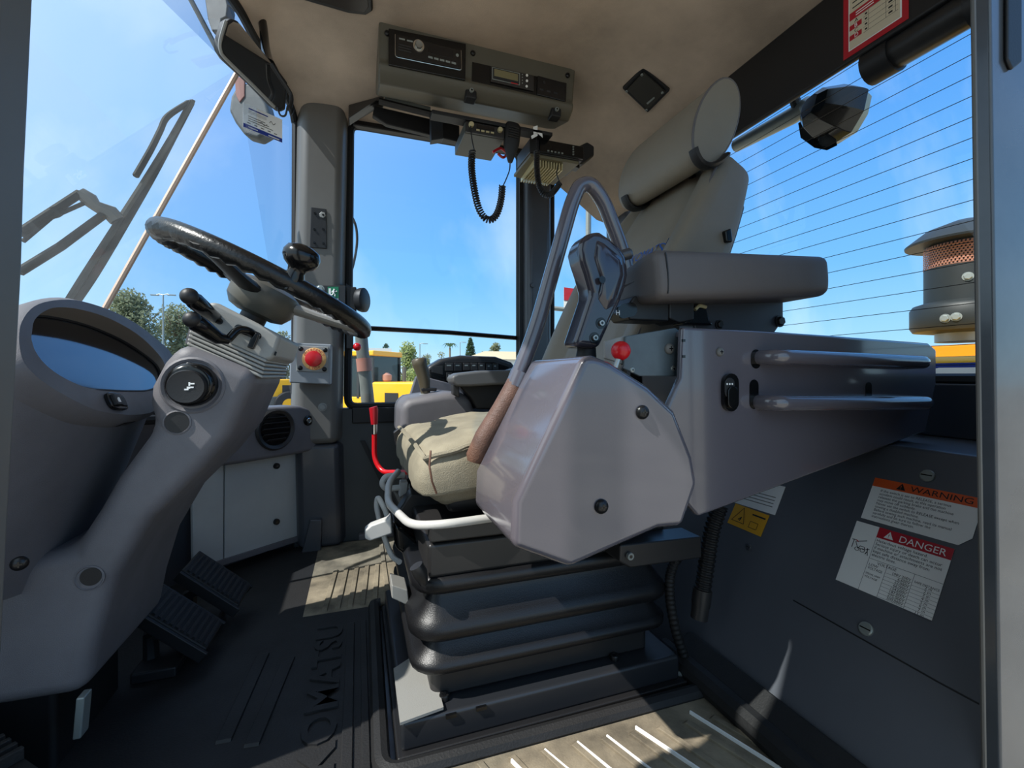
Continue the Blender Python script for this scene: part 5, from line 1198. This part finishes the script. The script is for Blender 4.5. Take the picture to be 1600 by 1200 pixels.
b = MB(); b.rect(fr, CWD * .12, CHT * .06, CWD * .36, CHT * .1, .0006); b.rect(fr, CWD * .63, CHT * .04, CWD * .92, CHT * .09, .0006); b.rect(fr, CWD * .13, CHT * .66, CWD * .58, CHT * .79, .0005); part('white_marks', b, MATS['white_wall'], cd_, kind='stuff')

# ================================================================ REAR: BLIND TUBES, LAMP, HOSES
rb = thing('roller_blind', 'dark roller blind tube under the rear roof beam beside the door post', 'blind', (1.0, .45, 1.16))
b = MB(); b.tube([V((1.022, .31, 1.20)), V((1.022, .32, 1.20)), V((1.022, .62, 1.20)), V((1.022, .64, 1.20))], [.024, .032, .032, .024], 18); part('tube', b, MATS['dark_housing'], rb)
b = MB(); b.tube([V((1.022, .60, 1.199)), V((1.022, .65, 1.199))], .036, 18); part('end_cap', b, MATS['black_soft'], rb)
b = MB(); b.tube([V((1.022, .44, 1.196)), V((1.022, .48, 1.196))], .040, 18); part('clamp', b, MATS['black_soft'], rb)
wlm = thing('work_lamp', 'black faceted rear work lamp on a short tube outside the heated window', 'lamp', (1.25, .9, 1.1))
lc = at(1302, 178, x=1.22)
u_, w_, n_ = frame_from(V((.92, -.22, -.22)))
Ml = basis(lc, u_, w_, n_)
hexp = [(-.062, -.02), (-.035, -.060), (.035, -.060), (.062, -.02), (.062, .035), (.03, .062), (-.03, .062), (-.062, .035)]
rings = [[Ml @ V((x * s, y * s, z)) for x, y in hexp] for s, z in ((.45, -.075), (.7, -.06), (1.0, -.01), (1.06, .02), (1.06, .035))]
b = MB(); b.loft(rings); part('housing', b, MATS['black_gloss'], wlm, bevel=.002, ang=20)
b = MB(); b.prism([Ml @ V((x * .98, y * .98, .0352)) for x, y in hexp], n_ * .02, taper=.9); part('lens', b, mat('lamp_lens', (150, 160, 150), .1), wlm)
b = MB(); b.tube([at(1262, 165, x=1.2), V((1.2, .95, 1.3)), V((1.09, .95, 1.52))], .014, 10); part('stand', b, MATS['dark_housing'], wlm)
b = MB(); b.tube([lc - n_ * .05, at(1262, 165, x=1.2), at(1240, 180, x=1.2), at(1150, 228, x=1.2)], [.022, .024, .024, .020], 14); part('tube', b, MATS['galv'], wlm)
b = MB(); b.prism(ats([(1246, 192), (1254, 200), (1290, 225), (1292, 236), (1272, 232), (1250, 216)], x=1.2), (0.0, -.03, 0)); part('bracket', b, MATS['black_soft'], wlm, bevel=.003)
def hose(name, label, pts, r, cat='hose', m='rubber', ringed=True, ends=None):
    t = thing(name, label, cat, min(pts, key=lambda p: p.z)); path = spline(pts, 10)
    if ringed:
        fine = spline(pts, 26); rr = [r * (1 + (.10 if i % 4 < 2 else -.05)) for i in range(len(fine))]; b = MB(); b.tube(fine, rr, 10)
    else: b = MB(); b.tube(path, r, 10)
    part('sleeve', b, MATS[m], t)
    return t
h1 = hose('corrugated_hose', 'thick black corrugated hose hanging behind the suspension bellows', ats([(1125, 790), (1112, 830), (1104, 880), (1097, 925)], y=.66), .0135)
b = MB(); b.tube(ats([(1098, 920), (1095, 945)], y=.66), .0165, 14); part('collar', b, MATS['dark_housing'], h1)
b = MB(); b.tube(ats([(1095, 945), (1092, 966)], y=.66), .0150, 14); part('end_ferrule', b, MATS['dark_housing'], h1)
h2 = hose('cable_hose', 'thin black hose curving down beside the bellows to the floor mat', ats([(1088, 862), (1062, 868), (1048, 895), (1047, 935), (1056, 985), (1070, 1030), (1076, 1062)], y=.68), .0085)
b = MB(); b.tube(ats([(1042, 1048), (1060, 1052), (1072, 1060), (1070, 1078)], y=.67), .004, 8); part('cable_tie', b, MATS['galv'], h2)
h3 = hose('connector_cable', 'black cable with grey plug at the foot of the door post', ats([(1517, 1030), (1505, 1050), (1487, 1075), (1478, 1100), (1480, 1130), (1496, 1165), (1525, 1205), (1545, 1230)], y=.40), .0072)
b = MB(); b.prism(ats([(1507, 1016), (1524, 1000), (1536, 1004), (1536, 1030), (1522, 1034)], y=.39), (0, .022, 0)); part('plug', b, MATS['label_grey'], h3, bevel=.002)
b = MB(); b.tube(fillet(ats([(1533, 1030), (1526, 1070), (1518, 1084), (1500, 1080)], y=.40), .008), .0018, 6); part('wire', b, MATS['black_soft'], h3)

# ================================================================ OUTSIDE
# windscreen wiper on the far side of the glass
def WPp(px, py): return at(px, py, pl=(V((-.60, 1.2, .698)), V((.55, -.78, .22)).normalized()))
wp_ = thing('windscreen_wiper', 'long black wiper blade with twin linkage arms outside the windscreen', 'wiper', WPp(110, 470))
b = MB(); b.tube(spline([WPp(*q) for q in ((107, 470), (135, 425), (180, 355), (225, 285), (262, 225), (285, 185), (300, 158))], 5), .011, 6, flat=.5); part('blade', b, MATS['wiper_black'], wp_)
b = MB(); b.tube(spline([WPp(*q) for q in ((118, 472), (150, 425), (195, 350), (240, 272), (278, 200), (299, 160))], 5), .008, 6); part('blade_spine', b, MATS['wiper_black'], wp_)
b = MB(); b.tube(spline([WPp(*q) for q in ((212, 275), (235, 235), (250, 205), (262, 182), (295, 160))], 5), .007, 6); part('bow', b, MATS['wiper_black'], wp_)
b = MB(); b.tube([WPp(*q) for q in ((124, 300), (140, 312), (150, 322), (172, 332), (184, 345))], [.013, .017, .013, .018, .017], 8); part('head', b, MATS['exterior_grey'], wp_)
for pts_ in (((30, 365), (75, 335), (125, 302)), ((36, 377), (80, 340), (130, 318)), ((30, 425), (95, 385), (160, 337))):
    b = MB(); b.tube([WPp(*q) for q in pts_], .009 if pts_[0][1] != 377 else .0045, 8); part('arm', b, MATS['wiper_black'], wp_)
b = MB(); b.tube([WPp(80, 326), WPp(92, 338)], .009, 8); part('clip', b, MATS['wiper_black'], wp_)
# mirror bracket and mirror outside the roof corner
mb_ = thing('exterior_mirror', 'weathered grey outside mirror on a bent bracket beyond the windscreen corner', 'mirror', at(395, 215, d=1.75))
D_ = 1.75
b = MB(); b.tube(spline([at(*q, d=D_) for q in ((292, -12), (308, 18), (326, 52), (344, 84), (364, 104), (385, 120))], 5), .016, 8, flat=.6); part('bracket', b, MATS['exterior_grey'], mb_)
b = MB(); b.prism([at(*q, d=D_) for q in ((318, -12), (352, -12), (356, 8), (354, 26), (346, 30), (344, 48), (330, 48), (324, 30))], FW * .05); part('lamp_body', b, MATS['exterior_grey'], mb_, bevel=.006)
b = MB(); b.prism([at(*q, d=D_) for q in ((372, 128), (396, 130), (416, 160), (424, 190), (419, 206), (402, 216), (381, 210), (366, 190), (357, 172), (360, 150))], FW * .06); part('shell', b, MATS['exterior_grey'], mb_, bevel=.012, seg=3)
b = MB(); b.prism([at(*q, d=D_ - .004) for q in ((366, 118), (382, 122), (382, 150), (374, 160), (368, 148))], FW * .01); part('clamp', b, mat('clay_red', (150, 98, 84), .6), mb_, bevel=.003)
b = MB(); b.tube([at(357, 8, d=D_), at(372, 22, d=D_), at(384, 40, d=D_)], .003, 6); part('cable', b, MATS['black_soft'], mb_)
# mirror hoop and handrail seen through the side window
mh = thing('mirror_hoop', 'thin dark bent hoop outside the side window next to the windscreen pillar', 'bracket', at(545, 430, d=1.95))
b = MB(); b.tube(spline([V((-.06, 1.65, at(528, 322, d=1.72).z))] + [at(*q, d=1.74) for q in ((528, 322), (545, 333), (555, 350), (558, 375), (554, 405), (546, 432), (536, 446))] + [V((-.06, 1.65, at(536, 446, d=1.72).z))], 5), .0048, 8); part('tube', b, MATS['dark_housing'], mh)
hr = thing('outside_handrail', 'weathered grey tubular handrail standing outside the side window', 'handrail', at(575, 650, d=2.0))
b = MB(); b.tube([at(563, 500, d=2.0), at(566, 545, d=2.0), at(572, 600, d=2.0), at(578, 660, d=2.0), V((at(578, 660, d=2.0).x, at(578, 660, d=2.0).y + .05, GZ))], [.026, .028, .028, .030, .030], 12); part('tube', b, MATS['exterior_grey'], hr)
b = MB(); b.tube([at(568, 560, d=1.99), at(570, 580, d=1.99)], .033, 12); part('collar', b, mat('clay_red', (150, 98, 84)), hr)
# post, rail and notice beyond the quarter window
qp = thing('outside_post', 'slim galvanised post and rail outside the rear quarter window', 'post', at(920, 560, d=2.1))
b = MB(); b.tube([at(920, 250, d=2.1), at(918, 560, d=2.1), V((at(918, 560, d=2.1).x, at(918, 560, d=2.1).y, GZ))], .013, 12); part('post', b, MATS['galv'], qp)
b = MB(); b.tube([at(846, 480, d=2.1), at(912, 486, d=2.1)], .011, 10); part('rail', b, MATS['galv'], qp)
nt_ = thing('notice_board', 'small red and white notice on the rail outside the quarter window', 'sign', at(892, 482, d=2.08))
b = MB(); b.prism([at(*q, d=2.08) for q in ((881, 449), (906, 452), (906, 482), (881, 480))], FW * .004); part('board', b, MATS['label_white'], nt_)
b = MB(); b.prism([at(*q, d=2.0795) for q in ((881, 449), (906, 452), (906, 471), (881, 469))], -FW * .002); part('red_field', b, MATS['label_red'], nt_)
# engine hood and air intake behind the rear window
eh = thing('engine_hood', 'yellow engine hood with blue and white stripe behind the heated rear window', 'engine hood', (2.3, .9, -.9))
HX = 1.55
b = MB(); b.prism([V((HX, .1, .605)), V((HX, 1.55, .605)), V((HX, 1.62, .56)), V((HX, 1.62, -1.0)), V((HX, .05, -1.0)), V((HX, .05, .56))], (2.0, 0, -.02)); part('hood', b, MATS['yellow_paint'], eh, bevel=.03, seg=3)
b = MB(); b.box((HX - .010, .06, .54), (HX - .002, 1.6, .585)); part('blue_stripe', b, MATS['label_blue'], eh)
b = MB(); b.prism([V((HX - .0115, .62, .556)), V((HX - .0115, .86, .556)), V((HX - .0115, .80, .572)), V((HX - .0115, .68, .572))], (.001, 0, 0)); part('white_flash', b, MATS['label_white'], eh)
b = MB(); b.box((HX - .02, .06, .515), (HX - .002, 1.6, .54)); part('grey_trim', b, MATS['label_grey'], eh)
b = MB(); b.box((HX - .03, .06, -.9), (HX - .004, 1.6, .51)); part('bulkhead', b, MATS['paint_dark'], eh)
ai = thing('air_intake', 'dark capped air intake stack with perforated copper band on the engine hood', 'air intake', (2.2, 1.1, .62))
ac = at(1510, 525, x=2.2); ac = V((ac.x, ac.y, 0)); kz = lambda py: at(1490, py, x=2.2).z; rr_ = .155 
zb = kz(520)
b = MB(); b.box((2.08, ac.y - .10, .60), (2.32, ac.y + .10, .665)); part('foot', b, MATS['orange_paint'], ai, bevel=.008)
b = MB(); b.lathe([(.09, .68), (.09, kz(505))], ac, (0, 0, 1), 24); part('neck', b, MATS['galv'], ai)
b = MB(); b.lathe([(.10, kz(522)), (.155, kz(519)), (.165, kz(512)), (.165, kz(485)), (.155, kz(478)), (.125, kz(474))], ac, (0, 0, 1), 36); part('bowl', b, mat('intake_grey', (34, 39, 40), .5), ai, ang=50)
b = MB(); b.lathe([(.122, kz(476)), (.122, kz(420))], ac, (0, 0, 1), 36); part('drum', b, MATS['intake_grey'], ai)
b = MB(); b.lathe([(.106, kz(424)), (.106, kz(372))], ac, (0, 0, 1), 36); part('core', b, mat('core_dark', (52, 50, 50), .6), ai)
b = MB(); rows = 9; segs = 70
for j in range(rows):
    za, zb_ = kz(421) + (kz(388) - kz(421)) * j / rows, kz(421) + (kz(388) - kz(421)) * (j + 1) / rows
    for i in range(segs):
        a0 = 2 * math.pi * (i + .5 * (j % 2)) / segs; a1 = a0 + math.pi * 2 / segs * .55; r_ = .1215
        b.add([ac + V((r_ * math.cos(a), r_ * math.sin(a), z)) for a, z in ((a0, za), (a1, za), (a1 + .012, zb_), (a0 + .012, zb_))], [(0, 1, 2, 3)])
    b.tube([ac + V((.1215 * math.cos(t), .1215 * math.sin(t), za)) for t in [2 * math.pi * q / 48 for q in range(48)]], .0016, 4, closed=True)
part('perforated_band', b, MATS['mesh_copper'], ai, kind='stuff')
b = MB(); b.lathe([(.178, kz(385)), (.180, kz(382)), (.12, kz(362)), (.04, kz(350)), (.003, kz(349))], ac, (0, 0, 1), 40); part('cap', b, MATS['intake_grey'], ai, ang=60)
for px, py in ((1482, 503), (1496, 502), (1513, 443)):
    p_ = at(px, py, x=2.06); v_ = V((p_.x - ac.x, p_.y - ac.y, 0)).normalized(); R_ = .165 if py > 480 else .122
    fastener(ai, ac + v_ * R_ + UP * kz(py), v_, .012, 'hex', MATS['galv'])

# trees, lamp posts and yard beyond
def leaves(b, c, rad, n, s, seed, shell=.45):
    R_ = random.Random(seed)
    for _ in range(n):
        while True:
            p = V((R_.uniform(-1, 1), R_.uniform(-1, 1), R_.uniform(-1, 1)))
            if shell < p.length < 1: break
        p = V((p.x * rad[0], p.y * rad[1], p.z * rad[2])) + V(c)
        u = V((R_.gauss(0, 1), R_.gauss(0, 1), R_.gauss(0, 1))).normalized(); w = u.orthogonal().normalized()
        q = s * R_.uniform(.6, 1.3); b.add([p - u * q, p + w * q * .5, p + u * q, p - w * q * .5], [(0, 1, 2, 3)])
def tree(name, label, px, top, base_w, d, m, seed, clumps=9, n=160, spread=1.0, cat='tree', trunk=True, low=.35, leaf=.16, group=None):
    top_p = at(px, top, d=d); c0 = V((top_p.x, top_p.y, GZ)); h = top_p.z - GZ; w = base_w * d / FPX
    t = thing(name, label, cat, c0, group); R_ = random.Random(seed)
    if trunk:
        b = MB(); b.tube(spline([c0 - UP * .1, c0 + V((.1, 0, h * .3)), c0 + V((-.05, .1, h * .65)), c0 + V((0, 0, h * .9))], 4), [.022 * h * (1 - .055 * i) for i in range(13)], 8); tk = part('trunk', b, MATS['bark'], t)
        for k in range(5):
            a = R_.uniform(0, 6.28); z0 = h * R_.uniform(.3, .6); e = c0 + V((math.cos(a) * w * .38, math.sin(a) * w * .3, z0 + h * .25))
            b = MB(); b.tube([c0 + UP * z0, (c0 + UP * z0).lerp(e, .5) + UP * h * .02, e], [.009 * h, .006 * h, .003 * h], 6); part('branch', b, MATS['bark'], tk)
    b = MB()
    for k in range(clumps):
        a = R_.uniform(0, 6.28); f = R_.uniform(low, .95); q = math.sin(math.pi * min(1, (f - low) / (1 - low) * .8 + .22)); r_ = R_.uniform(0, .33) * w * q
        leaves(b, c0 + V((math.cos(a) * r_, math.sin(a) * r_, h * f * .97)), (w * .20 * spread, w * .20 * spread, h * .09), n, leaf, seed * 31 + k, .2)
    part('crown', b, m, t, kind='stuff')
    return t
tree('gum_tree', 'broad grey-green gum tree behind the orange windscreen seam, left of the lamp post', 203, 452, 100, 42, MATS['leaf_grey'], 3, 26, 200)
tree('gum_tree', 'pale spreading gum tree behind the steering stalks, around the lamp post', 278, 470, 120, 46, MATS['leaf_grey'], 5, 28, 200)
tree('gum_tree', 'low sunlit gum tree top showing over the instrument pod beside the wiper', 85, 458, 74, 40, MATS['leaf_light'], 9, 12, 130)
tree('gum_tree', 'grey-green gum tree seen in the gap between steering column and pillar', 440, 515, 60, 38, MATS['leaf_grey'], 12, 12, 140)
tree('leafy_sapling', 'tall loose leafy sapling behind the yellow loader in the side window', 636, 527, 62, 20, MATS['leaf_light'], 21, 20, 150, low=.15, leaf=.07)
tree('leafy_shrub', 'low bright green shrub between yellow loader and joystick', 652, 568, 80, 19, MATS['leaf_light'], 23, 22, 170, cat='shrub', trunk=False, low=.1, leaf=.07)
tree('small_tree', 'small dark round tree behind the white shed', 603, 537, 24, 55, MATS['leaf_dark'], 27, 8, 90)
tree('small_tree', 'low grey tree between the sapling and the palm', 668, 545, 28, 70, MATS['leaf_grey'], 29, 8, 90)
tree('small_tree', 'rounded pale tree above the tan roof beside the side window edge', 775, 535, 34, 60, MATS['leaf_grey'], 33, 10, 110)
for k, (px_, top_, w_, d_, lb) in enumerate(((550, 553, 40, 70, 'low dark tree behind the cab of the yellow loader'), (690, 549, 30, 80, 'low distant tree just left of the palm'), (722, 550, 26, 84, 'low distant tree between palm and conifer'), (755, 548, 30, 78, 'low distant tree between conifer and tan roof'))):
    tree('small_tree', lb, px_, top_, w_, d_, MATS['leaf_grey' if k % 2 else 'leaf_dark'], 60 + k, 10, 90, low=.2)
# dense conifer
cp0 = at(735, 526, d=62); h_ = cp0.z - GZ; c0 = V((cp0.x, cp0.y, GZ)); cf = thing('conifer', 'dark dense conical conifer between palm and tan roof', 'tree', c0)
b = MB(); b.tube([c0, c0 + UP * h_ * .95], [.2, .05], 8); part('trunk', b, MATS['bark'], cf)
b = MB()
for k in range(12): leaves(b, c0 + UP * h_ * (.30 + .68 * k / 12), (1.5 * (1 - k / 14), 1.5 * (1 - k / 14), h_ * .06), 150, .18, 300 + k, .3)
part('crown', b, MATS['leaf_dark'], cf, kind='stuff')
pp = at(703, 543, d=58); c0 = V((pp.x, pp.y, GZ)); pm = thing('palm_tree', 'small palm with drooping fronds left of the dark conifer', 'palm', c0)
b = MB(); b.tube([c0, c0 + UP * (pp.z - GZ)], [.16, .11], 8); part('trunk', b, MATS['bark'], pm)
for k in range(12):
    a = 2 * math.pi * k / 12; b = MB(); L_ = 1.2; mid = pp + V((math.cos(a) * L_ * .5, math.sin(a) * L_ * .5, .55)); e = pp + V((math.cos(a) * L_, math.sin(a) * L_, -.1 + .3 * (k % 2)))
    sd = V((-math.sin(a), math.cos(a), 0)) * .12
    b.add([pp, mid - sd, e, mid + sd], [(0, 1, 2, 3)]); part('frond', b, MATS['leaf_dark'], pm)
def lamp_post(px, top, d, label, double=True):
    p = at(px, top, d=d); c0 = V((p.x, p.y, GZ)); t = thing('lamp_post', label, 'lamp post', c0)
    b = MB(); b.tube([c0, p], [.10, .06], 8); part('pole', b, MATS['galv'], t)
    for s in ((-1, 1) if double else (1,)):
        b = MB(); q = p + RT * s * .75; b.tube([p, p + RT * s * .35 + UP * .08, q], .04, 6); am = part('arm', b, MATS['galv'], t)
        b = MB(); b.box((-.32, -.1, -.05), (.32, .1, .05), Matrix.Translation(q)); part('lantern', b, MATS['galv'], am, bevel=.02)
lamp_post(255, 461, 40, 'tall double-armed lamp post between the two gum trees')
lamp_post(656, 537, 60, 'thin single-armed lamp post right of the leafy sapling in the side window', False)
lamp_post(719, 535, 80, 'thin distant lamp post between palm and conifer', False)
# shed and roofs
sh0 = at(592, 562, d=40); st_ = thing('white_shed', 'small white box shed roof above the yellow loader', 'shed', (sh0.x, sh0.y, GZ))
b = MB(); b.box((sh0.x - 1.1, sh0.y, GZ), (sh0.x + 1.1, sh0.y + 2.5, at(592, 544, d=40).z)); part('wall', b, MATS['white_wall'], st_)
b = MB(); b.box((sh0.x - .1, sh0.y - .04, sh0.z + .1), (sh0.x + .25, sh0.y, sh0.z + .55)); part('window', b, MATS['tinted_glass'], st_)
rf = at(775, 560, d=48); hs2 = thing('tan_roofed_house', 'low house with pale tan roof at the window edge', 'house', (rf.x, rf.y, GZ))
b = MB(); b.box((rf.x - 2.4, rf.y, GZ), (rf.x + 4.5, rf.y + 5, rf.z - .1)); part('wall', b, MATS['white_wall'], hs2)
zt = at(775, 547, d=48).z; zt2 = zt - .1
b = MB(); b.add([V((rf.x - 3, rf.y - .4, rf.z - .1)), V((rf.x + 5, rf.y - .4, rf.z - .1)), V((rf.x + 4.2, rf.y + 2.4, zt)), V((rf.x - .6, rf.y + 2.4, zt)), V((rf.x + 5, rf.y + 5.4, rf.z - .1)), V((rf.x - 3, rf.y + 5.4, rf.z - .1))], [(0, 1, 2, 3), (1, 4, 2), (4, 5, 3, 2), (5, 0, 3)]); part('roof', b, MATS['roof_tan'], hs2)
# parked loaders
def loader(px, py, d, yaw, label):
    p = at(px, py, d=d); c0 = V((p.x, p.y, GZ)); t = thing('wheel_loader', label, 'loader', c0)
    Mx = Matrix.Translation(c0) @ Matrix.Rotation(yaw, 4, 'Z')
    def bx(name, a, c, m, bev=.03, par=None): bb = MB(); bb.box(a, c, Mx); return part(name, bb, MATS[m], par or t, bevel=bev)
    bx('chassis', (-2.6, -.9, .7), (2.4, .9, 1.25), 'exterior_grey'); hd_ = bx('hood', (.45, -.85, 1.2), (2.2, .85, 2.25), 'yellow_paint', .08)
    bx('rear_grille', (2.2, -.8, 1.0), (2.55, .8, 2.05), 'dark_housing', .05); bx('side_vent', (1.0, -.87, 1.3), (1.5, -.85, 1.9), 'dark_housing', 0, hd_)
    cb = bx('cab', (-1.15, -.75, 1.25), (.45, .75, 1.75), 'yellow_paint', .03)
    bx('cab_glass', (-1.1, -.74, 1.75), (.42, .74, 3.12), 'tinted_glass', .02); bx('cab_roof', (-1.2, -.82, 3.1), (.52, .82, 3.28), 'yellow_paint', .05)
    for x_ in (-1.12, -.2, .38):
        for y_ in (-.76, .70): bx('pillar', (x_, y_, 1.7), (x_ + .09, y_ + .06, 3.12), 'dark_housing', 0, cb)
    for x_ in (-1.75, 1.35):
        for y_ in (-1.25, .75):
            bb = MB(); bb.lathe([(.35, 0), (.72, .03), (.78, .12), (.78, .4), (.72, .48), (.35, .5)], Mx @ V((x_, y_, .78)), Mx.to_3x3() @ V((0, 1, 0)), 24); wl_ = part('wheel', bb, MATS['rubber'], t)
            bb = MB(); bb.lathe([(.36, -.01), (.30, .06), (.1, .03)], Mx @ V((x_, y_, .78)), Mx.to_3x3() @ V((0, 1, 0)), 18); part('rim', bb, MATS['yellow_paint'], wl_)
    bb = MB(); bb.tube([Mx @ V((1.0, .2, 2.2)), Mx @ V((1.0, .2, 2.75))], .07, 10); part('exhaust', bb, MATS['exterior_grey'], t)
    bb = MB(); bb.lathe([(.10, 0), (.16, .05), (.16, .22), (.05, .30)], Mx @ V((.7, -.35, 2.25)), (0, 0, 1), 14); part('precleaner', bb, MATS['mesh_copper'], t)
    bb = MB(); bb.tube([Mx @ V((-1.4, -.5, 1.1)), Mx @ V((-2.6, -.5, 1.5)), Mx @ V((-3.4, -.5, .6))], .13, 8); part('boom', bb, MATS['yellow_paint'], t)
    bb = MB(); bb.prism([Mx @ V(q) for q in ((-3.3, -1.3, .1), (-4.2, -1.3, .05), (-4.4, -1.3, .9), (-3.5, -1.3, 1.0))], Mx.to_3x3() @ V((0, 2.6, 0))); part('bucket', bb, MATS['exterior_grey'], t, bevel=.03)
loader(588, 640, 15.5, math.radians(-40), 'yellow wheel loader with tinted cab parked beyond the side window')
loader(410, 640, 26, math.radians(10), 'yellow wheel loader glimpsed between steering column and windscreen pillar')
